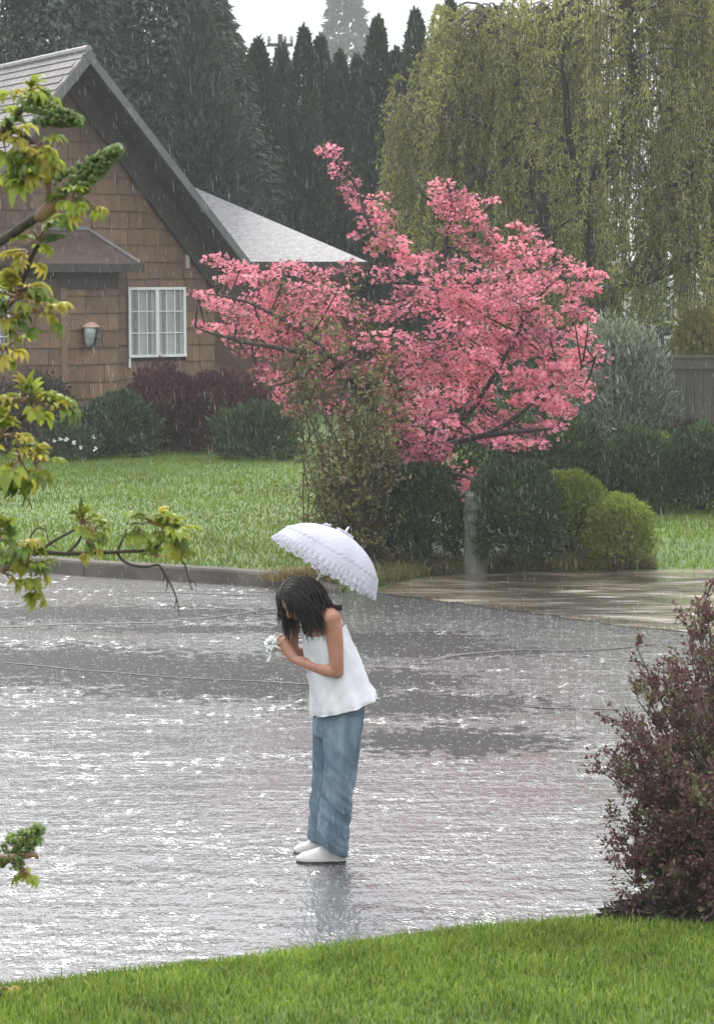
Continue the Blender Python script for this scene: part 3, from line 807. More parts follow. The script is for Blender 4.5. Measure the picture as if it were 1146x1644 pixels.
def shrub(name, label, px, py_base, depth_z, rx_px, h_px, ry, n, leaf, mat, cat='shrub', group=None, stems=14, topflat=0.0, base_lift=0.0, lump=0.22, aspect=0.5, depth=None, updir=0.6, fill=0.5, stemmat=None):
    """rounded leafy bush standing on the ground; size read from the photo at its own distance"""
    c = GX(px, py_base, depth_z) if depth is None else PX(px, py_base, depth)
    s = FPX / c[1]
    rx = rx_px / s; H = h_px / s
    th = thing(name, (c[0], c[1], depth_z), label, cat, group)
    d = rand_dir(n); d[:, 2] = np.where(d[:, 2] < -0.97, -d[:, 2], d[:, 2])
    hxy = np.linalg.norm(d[:, :2], axis=1) + 1e-6; lowf = np.where(d[:, 2] < 0, hxy ** 0.3 / hxy, hxy ** 0.85 / hxy); dl_ = d.copy(); dl_[:, 0] *= lowf; dl_[:, 1] *= lowf
    seed = np.array([px * 0.13, py_base * 0.07, 0])
    k = 1 + lump * wob(d * 1.0 + seed, 3.0) + lump * 0.5 * wob(d + seed, 8.0)
    r = k * nrand(fill, 1.0, n) ** 0.5
    P = c * [1, 1, 0] + [0, 0, depth_z] + np.stack([dl_[:, 0] * rx * r, dl_[:, 1] * ry * r, H * base_lift + H * 0.5 + d[:, 2] * H * 0.5 * r], -1)
    P = P[P[:, 2] > depth_z - 0.02]; m_ = len(P)
    D = norm(P - (c * [1, 1, 0] + [0, 0, depth_z + H * 0.2])) + [0, 0, updir] + rng.normal(size=(m_, 3)) * 0.55
    L = nrand(0.6, 1.3, m_) * leaf
    mb = MB(); mb.add(*leaves(P, D, L, L * aspect, 0.22, 0.1)); mb.build('foliage', mat, th)
    mb = MB()
    for i in range(stems):
        e = P[rng.integers(m_)]; b = c * [1, 1, 0] + [rng.normal() * rx * .15, rng.normal() * ry * .15, depth_z - 0.05]
        mid = (b + e) / 2 + [rng.normal() * .04, rng.normal() * .04, H * .12]
        mb.add(*tube(resample([b, mid, e], 6), np.linspace(0.012, 0.003, 6) * max(1, H), 5))
    mb.build('stems', stemmat or M_twig, th)
    return th

# ------------------------------------------------------------------ far conifers
M_con = foliage('conifer_green', [(0.026, 0.045, 0.027), (0.042, 0.066, 0.038), (0.065, 0.09, 0.052)], 0.15, 0.55, 0.3, 0.6, 0.35)
M_con2 = foliage('cedar_green', [(0.028, 0.048, 0.034), (0.046, 0.07, 0.046), (0.07, 0.095, 0.064)], 0.15, 0.55, 0.3, 0.5, 0.35)
cl = 'slim dark cypress in the row of conifers behind the wing roof'
CY = {372: 'slim dark cypress squeezed against the bushy cedar', 452: 'slim dark cypress directly below the utility pole arm', 606: 'slim dark cypress just right of the pale misty fir', 722: 'tallest pointed cypress of the dark row', 768: 'dark cypress half hidden by the willow edge',
      815: 'dark cypress behind the upper willow strands', 860: 'dark cypress behind the upper willow strands', 905: 'dark cypress behind the upper willow strands', 545: 'short dark cypress in front of the pale misty fir', 574: 'short dark cypress in front of the pale misty fir', 667: 'pointed dark cypress against bright sky beside the tallest one'}
for i, (px, py, dep, rad) in enumerate([(372, 60, 50, 52), (415, 70, 51, 50), (452, 78, 52, 42), (488, 52, 50, 40), (514, 66, 51, 36), (545, 92, 52, 38), (574, 100, 51, 36),
                                        (606, 36, 50, 40), (636, 88, 51, 34), (667, 24, 49.5, 42), (694, 78, 51, 34), (722, 6, 50, 42), (768, 22, 51, 42), (815, 40, 52, 48), (860, 20, 53, 46), (905, 0, 52, 42)]):
    conifer(px, py, dep, rad, CY.get(px, cl), M_con, n=8500, widen=1.35, group={815: 'cypresses behind the willow', 860: 'cypresses behind the willow', 905: 'cypresses behind the willow', 545: 'short cypresses', 574: 'short cypresses'}.get(px, 'row of dark cypresses'))
M_dfir = M_con2
conifer(555, -45, 215, 88, 'pale misty fir standing far behind the row of cypresses', M_con2, n=3000, group=None, spray=1.3, name='fir_tree', cone=0.95, droop=True)
for (px, dep, lab, tp) in ((930, 60, 'dark fir rising above the willow, nearer the row of cypresses', -10), (1110, 64, 'dark fir at the far end behind the willow, above the fence', -60), (665, 78, None, 0)):
    if lab: conifer(px, tp, dep, 70, lab, M_con2, n=4200, group=None, spray=0.34, name='fir_tree', cone=0.8, droop=True)
# broad dark cedars behind the gable
for (px, top, dep, rad, lab) in ((40, -190, 47, 250, 'big dark cedar behind the ridge of the shingled house'),
                                 (255, -150, 48.5, 195, 'big dark cedar rising beside the steep gable, its boughs drooping'),
                                 ):
    conifer(px, top, dep, rad, lab, M_con2, n=36000, group=None, spray=0.22, name='cedar_tree', cone=0.62, droop=True)
conifer(120, -120, 57, 210, 'dark cedar far behind the house ridge, between the two big cedars', M_con2, n=22000, group=None, spray=0.24, name='cedar_tree', cone=0.6, droop=True)
conifer(320, -75, 58, 130, 'dark cedar rising behind the bushy one against bright sky', M_con2, n=16000, group=None, spray=0.24, name='cedar_tree', cone=0.6, droop=True)
conifer(318, 10, 46.5, 95, 'bushy dark cedar between the gable and the row of cypresses', M_con2, n=17000, group=None, spray=0.2, name='cedar_tree', cone=0.5)

# utility pole
up = PX(450, 62, 62)
pole = thing('utility_pole', (up[0], 62, 0), 'wooden utility pole with cross arm above the dark cypresses', 'utility pole')
M_pole = bark('pole_wood', (0.06, 0.05, 0.045), (0.11, 0.095, 0.085))
mb = MB(); mb.add(*tube([(up[0], 62, -.3), (up[0], 62, up[2] + .12)], [0.12, 0.07], 8)); mb.build('pole', M_pole, pole)
mb = MB(); mb.add(*box(up[0] - .36, up[0] + .36, 61.84, 61.94, up[2] - .23, up[2] - .14)); mb.build('cross_arm', M_pole, pole)
for dx in (-0.31, 0.14, 0.32):
    mb = MB(); mb.add(*tube([(up[0] + dx, 61.88, up[2] - .14), (up[0] + dx, 61.88, up[2] - .05), (up[0] + dx, 61.88, up[2] + .06)], [0.03, 0.06, 0.035], 6)); mb.build('insulator', M_lampglass, pole)

# ------------------------------------------------------------------ weeping willow
WD = 39.0
def wp(px, py, dy=0): return PX(px, py, WD + dy)
M_willow = foliage('willow_leaf', [(0.18, 0.2, 0.055), (0.29, 0.31, 0.085), (0.4, 0.4, 0.12), (0.35, 0.31, 0.145)], 0.5, 0.5, 0.3, 0.7, 0.45)
wb = wp(935, 640); wb[2] = 0.1
willow = thing('willow_tree', wb, 'tall weeping willow with hanging yellow green strands beside the wooden fence', 'tree')
limbs = [[(935, 640, 0), (945, 560, 0), (975, 490, 0), (1030, 420, .3), (1060, 330, .5), (1080, 200, .7), (1090, 60, .6)],
         [(945, 570, 0), (915, 480, -.3), (880, 390, -.6), (830, 300, -1), (790, 210, -1.2), (740, 190, -1.5)],
         [(960, 520, 0), (950, 420, .2), (930, 310, .2), (910, 180, .2), (900, 40, .2)],
         [(1000, 460, 0), (1080, 430, -.6), (1160, 360, -1), (1240, 250, -1.2)],
         [(880, 390, -.6), (850, 260, -.5), (830, 120, -.4), (800, 30, -.3)],
         [(1060, 330, .5), (1130, 240, .3), (1190, 120, .2)],
         [(930, 310, .2), (990, 230, -.5), (1010, 130, -.8), (1000, 30, -1)],
         [(850, 260, -.5), (770, 280, -1.2), (710, 330, -1.6), (670, 300, -1.8)]]
mb = MB(); LP = []
for k, L in enumerate(limbs):
    P = np.array([wp(*q) for q in L]); 
    if k == 0: P[0] = wb - [0, 0, .2]
    P = resample(P, 22); P += 0.05 * np.stack([wob(P, 3), wob(P + 5, 3), 0 * P[:, 0]], -1)
    r0 = 0.24 if k == 0 else 0.13
    mb.add(*tube(P, np.linspace(r0, 0.03, 22), 8)); LP.append(P[5:])
mb.build('trunk', M_bark_dark, willow, True)
LPa = np.concatenate(LP)
mb = MB(); ml = MB(); NS = 2300
LV = []
for i in range(NS):
    # where the strand starts: spread over a domed crown
    px = rng.uniform(625, 1330); top = 20 + ((px - 960) / 330) ** 2 * 160 if px < 960 else -40
    py = rng.uniform(top - 60, 430 if px > 700 else 400)
    if rng.random() < 0.35: py = top + rng.uniform(-50, 60)
    dy = rng.uniform(-2.2, 2.4) * math.sqrt(max(0.1, 1 - ((px - 980) / 380) ** 2))
    if wob(np.array([[px * .011, py * .008, dy]]), 1.6)[0] > .25 and rng.random() < .75: continue
    py += 30 * wob(np.array([[px * .02, 3.0, dy]]), 1.5)[0]
    if rng.random() < .12: px = rng.uniform(690, 830); py = rng.uniform(10, 150)
    elif rng.random() < .2: px = rng.uniform(980, 1200); py = rng.uniform(-40, 380)
    s = wp(px, py, dy)
    maxlen = (s[2] - wp(px, 520 if px > 800 else 400, dy)[2])
    ln = min(rng.uniform(0.9, 3.2), max(0.5, maxlen))
    out = np.array([(px - 960) / 400, dy / 4, 0]) * 0.5
    sw = rng.normal(size=3) * [0.10, 0.10, 0]
    P = resample([s - out * 0.5 + [0, 0, -0.12], s + [0, 0, 0.05], s + out * 0.35 + [0, 0, -0.25 * ln], s + out * 0.5 + sw + [0, 0, -0.62 * ln], s + out * 0.52 + sw * 1.6 + [0, 0, -ln]], 9)
    mb.add(*tube(P, np.linspace(0.009, 0.004, 9), 3, caps=False))
    m_ = int(ln * 42); tt = nrand(0.08, 1, m_) * 8; ii = np.minimum(tt.astype(int), 7); ff = (tt - ii)[:, None]
    LV.append(P[ii] * (1 - ff) + P[ii + 1] * ff)
    if i % 3 == 0:                                   # carry it on a twig to the nearest limb
        q = LPa[np.argmin(((LPa - P[0]) ** 2).sum(1))]
        mb.add(*tube(resample([q, (q + P[0]) / 2 + [0, 0, 0.25], P[0]], 6), np.linspace(0.025, 0.009, 6), 4, caps=False))
mb.build('strands', M_twig, willow)
LV = np.concatenate(LV); m_ = len(LV)
D = rng.normal(size=(m_, 3)) * 0.55 + [0, 0, -0.8]
ml.add(*leaves(LV, D, nrand(0.07, 0.14, m_), nrand(0.02, 0.036, m_), 0.15, 0.1))
ml.build('foliage', M_willow, willow)

# ------------------------------------------------------------------ wooden fence at the right
M_fence = [surface('fence_board_%d' % i, c, 5, 0.5, 0.5, (1, 1, 0.1), bscale=40) for i, c in enumerate([[(0.03, 0.025, 0.023), (0.06, 0.051, 0.047)], [(0.037, 0.031, 0.028), (0.07, 0.06, 0.055)], [(0.025, 0.021, 0.02), (0.05, 0.043, 0.04)]])]
FY = 34.0
fx0, fx1 = PX(1000, 600, FY)[0], PX(1420, 600, FY)[0]
fzt, fzr = PX(1100, 572, FY)[2], PX(1100, 590, FY)[2]
fence = thing('wooden_fence', (fx0, FY, 0.15), 'weathered dark plank fence with cap rail beside the grey green shrub', 'fence')
x = fx0; fm = []
for i in range(3):
    m_ = MB(); m_.add(*box(-.5, .5, -.012, .012, 0, 1)); fm.append(m_.mesh('board', M_fence[i]))
while x < fx1:
    w = random.uniform(0.125, 0.15)
    o = link('board', random.choice(fm), fence); o.location = (x + w / 2, FY + random.uniform(-.006, .006), 0.12); o.scale = (w - 0.010, 1, fzr - 0.12 - random.uniform(0, .01))
    x += w
mb = MB(); mb.add(*box(fx0 - .02, fx1, FY - .06, FY - .02, fzr - .02, fzt - .03)); mb.build('rail', M_fence[1], fence)
mb = MB(); mb.add(*box(fx0 - .05, fx1, FY - .09, FY + .08, fzt - .028, fzt + .012)); mb.build('cap_rail', M_fence[1], fence)
for x in (fx0 + .2, fx0 + 2.3, fx1 - .1):
    mb = MB(); mb.add(*box(x - .05, x + .05, FY + .02, FY + .12, -.1, fzt - .03)); mb.build('post', M_fence[2], fence)

# ------------------------------------------------------------------ shrubs
M_barb = foliage('barberry_far', [(0.04, 0.014, 0.022), (0.075, 0.024, 0.036), (0.11, 0.036, 0.048), (0.05, 0.03, 0.03)], 0.25, 0.5, 0.3, 1.4, 0.35)
M_dkgreen = foliage('dark_leaf', [(0.028, 0.052, 0.02), (0.045, 0.08, 0.028), (0.075, 0.11, 0.042)], 0.2, 0.4, 0.4, 1.6, 0.35)
M_olive = foliage('olive_leaf', [(0.10, 0.11, 0.035), (0.15, 0.16, 0.052), (0.21, 0.205, 0.075), (0.23, 0.15, 0.10)], 0.3, 0.45, 0.3, 2.0, 0.35)
M_lime = foliage('lime_leaf', [(0.12, 0.165, 0.028), (0.19, 0.235, 0.04), (0.27, 0.30, 0.06)], 0.35, 0.45, 0.3, 2.2, 0.3)
M_lime2 = foliage('lime_leaf_deep', [(0.10, 0.145, 0.025), (0.16, 0.205, 0.035), (0.25, 0.28, 0.055)], 0.35, 0.45, 0.3, 2.6, 0.4)
M_sage = foliage('sage_leaf', [(0.09, 0.11, 0.072), (0.18, 0.205, 0.142), (0.32, 0.34, 0.25)], 0.2, 0.5, 0.3, 1.8, 0.3)
M_brownleaf = foliage('brown_leaf', [(0.035, 0.028, 0.022), (0.06, 0.045, 0.035), (0.05, 0.055, 0.03)], 0.2, 0.5, 0.3, 2.0, 0.3)
M_yellowg = foliage('yellowgreen_leaf', [(0.14, 0.15, 0.03), (0.2, 0.2, 0.045), (0.2, 0.15, 0.06)], 0.4, 0.45, 0.3, 2.0, 0.3)
# in front of the house
g = 'purple barberries under the window'
shrub('barberry_shrub', 'round purple barberry directly under the white framed window', 262, 722, 0.15, 68, 128, 0.75, 5200, 0.085, M_barb, group=None, updir=0.9)
shrub('barberry_shrub', 'wide purple barberry between the window and the pink tree', 362, 724, 0.15, 84, 126, 0.8, 6200, 0.085, M_barb, group=None, updir=0.9)
shrub('evergreen_shrub', 'dark green bush below the wall lantern', 188, 732, 0.15, 62, 100, 0.6, 4200, 0.09, M_dkgreen, updir=0.5)
shrub('evergreen_shrub', 'low dark green bush in front of the wide purple barberry', 415, 738, 0.15, 66, 92, 0.5, 3600, 0.085, M_dkgreen)
shrub('twiggy_shrub', 'brown twiggy bush at the corner board of the bay', 66, 728, 0.15, 62, 132, 0.7, 2600, 0.075, M_brownleaf, stems=60)
shrub('twiggy_shrub', 'brown twiggy bush in front of the far window of the house', -40, 728, 0.15, 70, 130, 0.7, 2600, 0.075, M_brownleaf, stems=40)
ls = shrub('flowering_shrub', 'low dark bush with a few white flowers beside the lawn', 110, 738, 0.15, 48, 58, 0.4, 1800, 0.07, M_dkgreen)
M_whitefl = surface('white_petal', [(0.7, 0.7, 0.68), (0.8, 0.8, 0.78)], 4, 0.5, 0.0)
for (px, py) in ((88, 706), (98, 704), (107, 705), (120, 711), (151, 701), (153, 721), (70, 712), (132, 718)):
    c = PX(px, py, GX(110, 738, .15)[1] - 0.46); m_ = MB()
    P = np.repeat(c[None], 7, 0); D = rand_dir(7); D[:, 1] = -abs(D[:, 1])
    m_.add(*leaves(P, D, 0.045, 0.04)); m_.build('flower', M_whitefl, ls)
# by the pink tree and the driveway
shrub('hedge_shrub', 'dark green bush at the foot of the pink tree, left of the post', 680, 893, 0.13, 66, 155, 0.6, 7000, 0.055, M_dkgreen, lump=0.15)
shrub('hedge_shrub', 'tall dark green bush right behind the grey post', 826, 900, 0.13, 70, 168, 0.6, 8500, 0.055, M_dkgreen, lump=0.15)
shrub('lime_shrub', 'yellow green bush growing between the dark bush and the smaller lime one', 908, 884, 0.13, 72, 126, 0.5, 8500, 0.05, M_lime2, lump=0.2)
shrub('lime_shrub', 'small round lime green bush at the driveway edge', 992, 899, 0.10, 54, 106, 0.4, 6500, 0.042, M_lime, lump=0.18)
shrub('sage_shrub', 'large grey green rounded shrub in front of the wooden fence', 985, 778, 0.15, 88, 262, 1.0, 13000, 0.10, M_sage, lump=0.17, aspect=0.3)
shrub('columnar_shrub', 'dark green upright shrub beneath the grey green one', 1022, 822, 0.15, 56, 132, 0.5, 5200, 0.065, M_dkgreen, updir=1.4, lump=0.12)
shrub('hedge_shrub', 'dark leafy bush in front of the plank fence', 1118, 818, 0.15, 62, 130, 0.6, 5200, 0.07, M_dkgreen)
shrub('hedge_shrub', 'brownish bush against the plank fence boards', 1105, 790, 0.15, 56, 110, 0.4, 3000, 0.07, M_brownleaf)
shrub('lime_shrub', 'narrow yellow tipped bush squeezed behind the dark upright shrub', 1060, 808, 0.15, 26, 110, 0.3, 1800, 0.06, M_lime)
shrub('evergreen_shrub', 'dark shaded bush between the tall hedge bush and the grey green shrub', 905, 815, 0.15, 62, 150, 0.6, 5200, 0.07, M_dkgreen)
shrub('yellow_shrub', 'yellow green leafy bush showing over the plank fence', 1128, 640, 0.15, 62, 215, 0.8, 5200, 0.11, M_yellowg, depth=36.0, stems=40)
shrub('evergreen_shrub', 'dark bush behind the fence at the willow trunk', 1010, 650, 0.15, 110, 130, 0.8, 5200, 0.1, M_brownleaf, depth=37.5, stems=40)
shrub('evergreen_shrub', 'wide dark bush in shade behind the pink tree', 720, 800, 0.15, 150, 170, 0.9, 9000, 0.08, M_dkgreen)
shrub('evergreen_shrub', 'shaded bush beneath the willow behind the pink blossom', 830, 690, 0.15, 150, 180, 1.2, 8000, 0.11, M_dkgreen, depth=35.5)

# loose olive bush with upright twigs in front of the pink tree
ob = GX(585, 897, 0.13)
olive = thing('olive_shrub', ob, 'loose olive green bush with upright twigs behind the white parasol', 'shrub')
mb = MB(); ml = MB(); LV, LD = [], []
for i in range(115):
    tx = rng.uniform(440, 655); ty = rng.uniform(455, 800) if rng.random() < 0.7 else rng.uniform(700, 880)
    lo_ = 440 + max(0, ty - 560) * .26; tx = lo_ + (tx - 440) / 215 * (655 - lo_)
    e = PX(tx, ty, ob[1] + rng.uniform(-.75, .6)); b = ob + [rng.normal() * .3, rng.normal() * .2, -.05]
    b[0] += 0.18 * (e[0] - ob[0])
    P = resample([b, b * .62 + e * .38 + [(e[0] - b[0]) * .05, 0, (e[2] - b[2]) * .06], e], 9)
    P[1:-1] += rng.normal(size=(7, 3)) * .02
    mb.add(*tube(P, np.linspace(0.009, 0.002, 9), 4, caps=False))
    for s_ in range(9):
        q = P[rng.integers(2, 9)]; d = norm(rng.normal(size=3) + [0, 0, .7]); ln = rng.uniform(.1, .3)
        mb.add(*tube([q, q + d * ln], [0.004, 0.002], 3, caps=False))
        m_ = 10; f = nrand(0.2, 1, m_)[:, None]; LV.append(q + d * ln * f + rng.normal(size=(m_, 3)) * .025); LD.append(rng.normal(size=(m_, 3)) + [0, 0, .6])
LV = np.concatenate(LV); LD = np.concatenate(LD)
ml.add(*leaves(LV, LD, nrand(.035, .07, len(LV)), nrand(.02, .036, len(LV))))
mb.build('twigs', M_twig, olive); ml.build('foliage', M_olive, olive)

# weeds along the edge of the bed
n = 5200
x = nrand(GX(500, 948)[0], GX(1060, 905, .1)[0], n); y = front_y(x) + np.abs(rng.normal(size=n)) * 0.28 + 0.02
mb = MB(); mb.add(*blades(x, y, lawn_z(x, y), nrand(.04, .17, n), 0.012 + 0 * x, 1.0))
tag(mb.build('edge_weeds', M_olive), 'straggling weeds and grass along the edge of the wet driveway', 'weeds', kind='stuff')
# dry tuft at the end of the kerb
c = GX(482, 938, .05); tuft = thing('dry_grass_tuft', c, 'straw coloured clump of dead grass spilling over the kerb end', 'grass tuft')
n = 900; x = c[0] + rng.normal(size=n) * 0.14; y = c[1] + 0.12 + rng.normal(size=n) * 0.09
mb = MB(); mb.add(*blades(x, y, 0 * x + 0.08, nrand(.06, .17, n), 0.01 + 0 * x, 1.8)); mb.build('blades', foliage('straw', [(0.16, 0.10, 0.04), (0.26, 0.18, 0.075), (0.14, 0.13, 0.04)], 0.3), tuft)

# dark planted soil under the shrubs
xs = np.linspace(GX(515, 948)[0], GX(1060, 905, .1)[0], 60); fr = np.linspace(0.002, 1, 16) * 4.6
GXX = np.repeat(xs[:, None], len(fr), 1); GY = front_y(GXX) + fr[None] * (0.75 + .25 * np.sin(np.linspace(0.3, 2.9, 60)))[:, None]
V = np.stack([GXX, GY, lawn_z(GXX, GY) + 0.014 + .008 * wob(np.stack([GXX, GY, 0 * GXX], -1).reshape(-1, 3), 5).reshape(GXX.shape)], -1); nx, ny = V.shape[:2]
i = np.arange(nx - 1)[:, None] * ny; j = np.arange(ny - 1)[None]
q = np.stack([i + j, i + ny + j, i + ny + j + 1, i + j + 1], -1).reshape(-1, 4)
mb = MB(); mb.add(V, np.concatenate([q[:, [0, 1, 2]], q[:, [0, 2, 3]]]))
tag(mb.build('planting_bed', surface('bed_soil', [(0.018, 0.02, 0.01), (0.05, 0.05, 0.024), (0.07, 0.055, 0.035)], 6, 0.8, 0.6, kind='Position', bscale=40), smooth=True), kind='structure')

# grey wooden post
c = GX(763, 902, .12); post = thing('wooden_post', c, 'stout weathered grey post standing at the driveway edge', 'post')
s = FPX / c[1]; r_ = 19.5 / s; hh = 112 / s
M_post = surface('post_wood', [(0.10, 0.10, 0.085), (0.19, 0.185, 0.165)], 5, 0.6, 0.6, (1, 1, 0.12), bscale=30)
P = [(c[0], c[1], -.15), (c[0], c[1], .3), (c[0] + .005, c[1], .12 + hh - .02), (c[0] + .005, c[1], .12 + hh)]
mb = MB(); v_, t_ = tube(P, [r_ * 1.03, r_, r_ * .97, r_ * .85], 18); v_[:, 0] += 0.004 * np.sin(np.arctan2(v_[:, 1] - c[1], v_[:, 0] - c[0]) * 5); mb.add(v_, t_); mb.build('shaft', M_post, post, False)
mb = MB(); mb.add(*tube([(c[0], c[1], .12 + hh), (c[0], c[1], .12 + hh + .012), (c[0], c[1], .12 + hh + .02)], [r_ * .84, r_ * .7, r_ * .1], 18)); mb.build('cap', M_bark_grey, post)

# ------------------------------------------------------------------ pink flowering dogwood
TD = 22.3
def tp(px, py, dy=0): return PX(px, py, TD + dy)
tb = tp(668, 892); tb[2] = 0.12
dog = thing('pink_dogwood_tree', tb, 'spreading dogwood tree covered in pink blossom at the driveway edge', 'tree')
dl = [[(668, 892, 0), (672, 830, 0), (680, 770, 0), (690, 700, 0), (705, 600, .1), (700, 500, .2), (715, 400, .2), (722, 320, .1), (712, 292, 0)],
      [(672, 830, 0), (655, 740, -.2), (640, 640, -.3), (625, 540, -.2), (640, 440, -.1), (600, 380, -.1), (570, 300, 0), (545, 255, 0), (510, 233, 0)],
      [(655, 740, -.2), (600, 660, -.5), (530, 570, -.7), (450, 510, -.6), (380, 480, -.5), (310, 468, -.4)],
      [(600, 660, -.5), (560, 520, 0), (480, 460, .2), (400, 430, .3), (328, 424, .3)],
      [(530, 570, -.7), (450, 560, -.9), (370, 545, -.8), (312, 524, -.8)],
      [(680, 770, 0), (740, 680, -.2), (800, 590, -.4), (850, 500, -.3), (900, 445, -.2), (975, 440, 0)],
      [(690, 720, 0), (770, 700, -.6), (840, 660, -.8), (900, 610, -.7), (955, 580, -.5)],
      [(740, 680, -.2), (790, 520, .4), (820, 430, .5), (855, 375, .4), (880, 370, .4)],
      [(690, 760, 0), (730, 760, -.7), (760, 775, -1.0), (735, 800, -1.1)],
      [(705, 600, .1), (750, 470, .5), (760, 380, .4), (790, 325, .2), (805, 318, .2)],
      [(670, 790, 0), (640, 760, -.8), (615, 730, -1.0), (606, 712, -1.1)],
      [(770, 700, -.6), (850, 690, -.9), (900, 690, -.8)],
      [(680, 770, 0), (700, 690, .8), (680, 600, 1.2), (640, 520, 1.3)],
      [(530, 570, -.7), (470, 610, -1.0), (430, 620, -1.0)]]
mb = MB(); DP = []
for k, L in enumerate(dl):
    P = np.array([tp(*q) for q in L])
    if k == 0: P[0] = tb - [0, 0, .15]
    P = resample(P, 26); P += 0.025 * np.stack([wob(P, 6), wob(P + 3, 6), wob(P + 8, 6)], -1) * np.linspace(0, 1, 26)[:, None]
    mb.add(*tube(P, np.linspace(0.10 if k == 0 else 0.034, 0.006, 26) if k else np.r_[np.linspace(0.1, 0.06, 8), np.linspace(0.055, 0.008, 18)], 7)); DP.append(P[4:])
DPa = np.concatenate(DP)
# blossom layers read off the photograph: x, y, half width, half height, density, dustiness
CL = [(665, 425, 26, 14, .8, .1), (690, 415, 22, 16, .8, 0), (735, 425, 30, 14, .9, 0), (770, 405, 26, 14, .9, 0), (690, 490, 40, 20, .8, .1), (740, 480, 40, 18, .9, 0), (820, 398, 26, 12, .9, 0), (850, 418, 30, 14, .9, 0), (885, 410, 20, 10, .7, 0), (765, 365, 22, 12, .8, 0), (790, 380, 20, 12, .7, 0), (745, 335, 34, 20, .9, 0), (705, 325, 20, 16, .9, 0), (650, 415, 20, 14, .8, 0), (620, 345, 22, 14, .8, 0), (830, 560, 40, 22, .9, 0), (610, 590, 30, 22, .7, .2), (640, 570, 34, 18, .8, .1), (760, 610, 34, 20, .8, 0), (480, 490, 40, 18, .8, .2), (430, 480, 36, 16, .8, .1), (540, 500, 40, 20, .7, .3), (455, 540, 40, 18, .8, .2), (520, 590, 36, 20, .6, .4), (950, 470, 18, 12, .7, 0), (945, 510, 16, 14, .7, 0), (880, 570, 30, 18, .8, 0),
      (527, 242, 24, 11, 1, 0), (545, 268, 20, 20, 1, 0), (562, 300, 22, 18, 1, 0), (585, 328, 30, 18, 1, 0), (618, 314, 14, 8, .6, 0), (605, 360, 32, 20, 1, 0), (630, 395, 34, 22, 1, 0), (600, 400, 22, 14, .8, 0),
      (570, 380, 14, 8, .5, 0), (560, 430, 34, 14, .7, .2), (620, 440, 40, 16, .7, .2),
      (708, 300, 26, 14, 1, 0), (735, 320, 38, 16, 1, 0), (790, 320, 18, 6, .7, 0), (720, 345, 24, 12, .9, 0), (760, 348, 22, 10, .7, 0), (728, 372, 26, 12, .7, .1), (745, 392, 26, 10, .7, .1),
      (850, 375, 20, 14, .9, 0), (872, 395, 18, 10, .6, 0), (830, 365, 16, 6, .5, 0), (800, 410, 34, 20, 1, 0), (790, 445, 44, 20, 1, 0), (838, 425, 22, 12, .9, 0),
      (720, 452, 40, 18, .9, .1), (690, 440, 22, 10, .6, .2), (905, 430, 42, 14, 1, 0), (950, 441, 28, 9, 1, 0), (870, 455, 40, 18, 1, 0), (925, 468, 30, 14, .9, 0), (920, 500, 26, 22, .9, 0), (935, 540, 22, 14, .7, 0),
      (820, 475, 60, 22, 1, 0), (770, 500, 58, 22, 1, 0), (850, 510, 55, 22, 1, 0), (730, 530, 52, 20, 1, 0), (800, 545, 55, 20, 1, 0), (880, 535, 38, 22, .9, 0), (700, 560, 46, 20, 1, 0), (760, 575, 46, 18, .9, 0),
      (660, 590, 46, 18, 1, 0), (720, 605, 48, 20, 1, 0), (790, 590, 28, 14, .6, 0), (650, 625, 40, 16, 1, 0), (710, 640, 50, 18, 1, 0), (770, 640, 36, 18, .8, 0), (640, 660, 34, 14, .9, 0), (700, 675, 44, 16, 1, 0), (640, 695, 36, 14, 1, 0),
      (690, 712, 44, 14, 1, 0), (625, 725, 26, 12, .9, 0), (740, 690, 30, 16, .8, 0), (665, 735, 30, 10, .7, 0), (780, 700, 32, 16, .9, 0), (815, 715, 30, 12, .9, 0), (800, 675, 30, 12, .8, 0), (845, 690, 30, 12, .7, 0),
      (850, 610, 44, 16, 1, 0), (905, 600, 42, 16, 1, 0), (935, 625, 24, 18, 1, 0), (880, 640, 40, 16, 1, 0), (840, 645, 26, 12, .8, 0), (905, 660, 28, 12, .8, 0), (930, 575, 26, 12, .8, 0), (960, 560, 10, 8, .6, 0), (885, 690, 22, 12, .6, .1),
      (755, 785, 24, 12, 2, 0), (735, 803, 22, 10, 2, 0), (770, 760, 22, 10, 1, 0), (860, 715, 26, 10, .8, 0), (700, 730, 36, 10, .8, 0), (712, 795, 12, 8, .6, 0), (745, 770, 14, 8, .5, 0), (585, 752, 22, 7, .4, .3),
      (350, 420, 30, 12, 1, 0), (385, 435, 30, 14, 1, 0), (365, 450, 24, 9, .7, 0), (420, 450, 36, 16, 1, .1), (460, 430, 36, 12, .7, .2), (505, 440, 36, 12, .8, .1), (455, 470, 40, 18, .9, .2), (520, 470, 44, 18, .7, .3),
      (318, 472, 18, 8, 1, 0), (345, 492, 24, 12, 1, 0), (380, 505, 32, 16, 1, .1), (330, 526, 26, 7, .9, 0), (375, 535, 34, 12, .9, .1), (420, 520, 40, 18, .8, .2), (395, 560, 28, 12, .8, .2), (440, 560, 42, 18, .7, .3),
      (480, 520, 44, 20, .7, .4), (500, 565, 46, 20, .6, .4), (415, 598, 20, 10, .9, .1), (450, 610, 36, 14, .6, .3), (450, 640, 22, 12, .7, .2), (470, 660, 18, 10, .6, .2), (510, 610, 44, 18, .5, .5), (555, 540, 40, 20, .7, .3),
      (560, 590, 36, 18, .6, .4), (590, 500, 44, 20, .7, .3), (640, 500, 44, 18, .7, .2), (650, 545, 40, 16, .7, .2), (600, 550, 36, 16, .6, .3), (660, 470, 36, 14, .6, .2), (540, 650, 40, 18, .35, .5), (600, 620, 26, 14, .5, .3)]
FP, FD, GP, GD = [], [], [], []
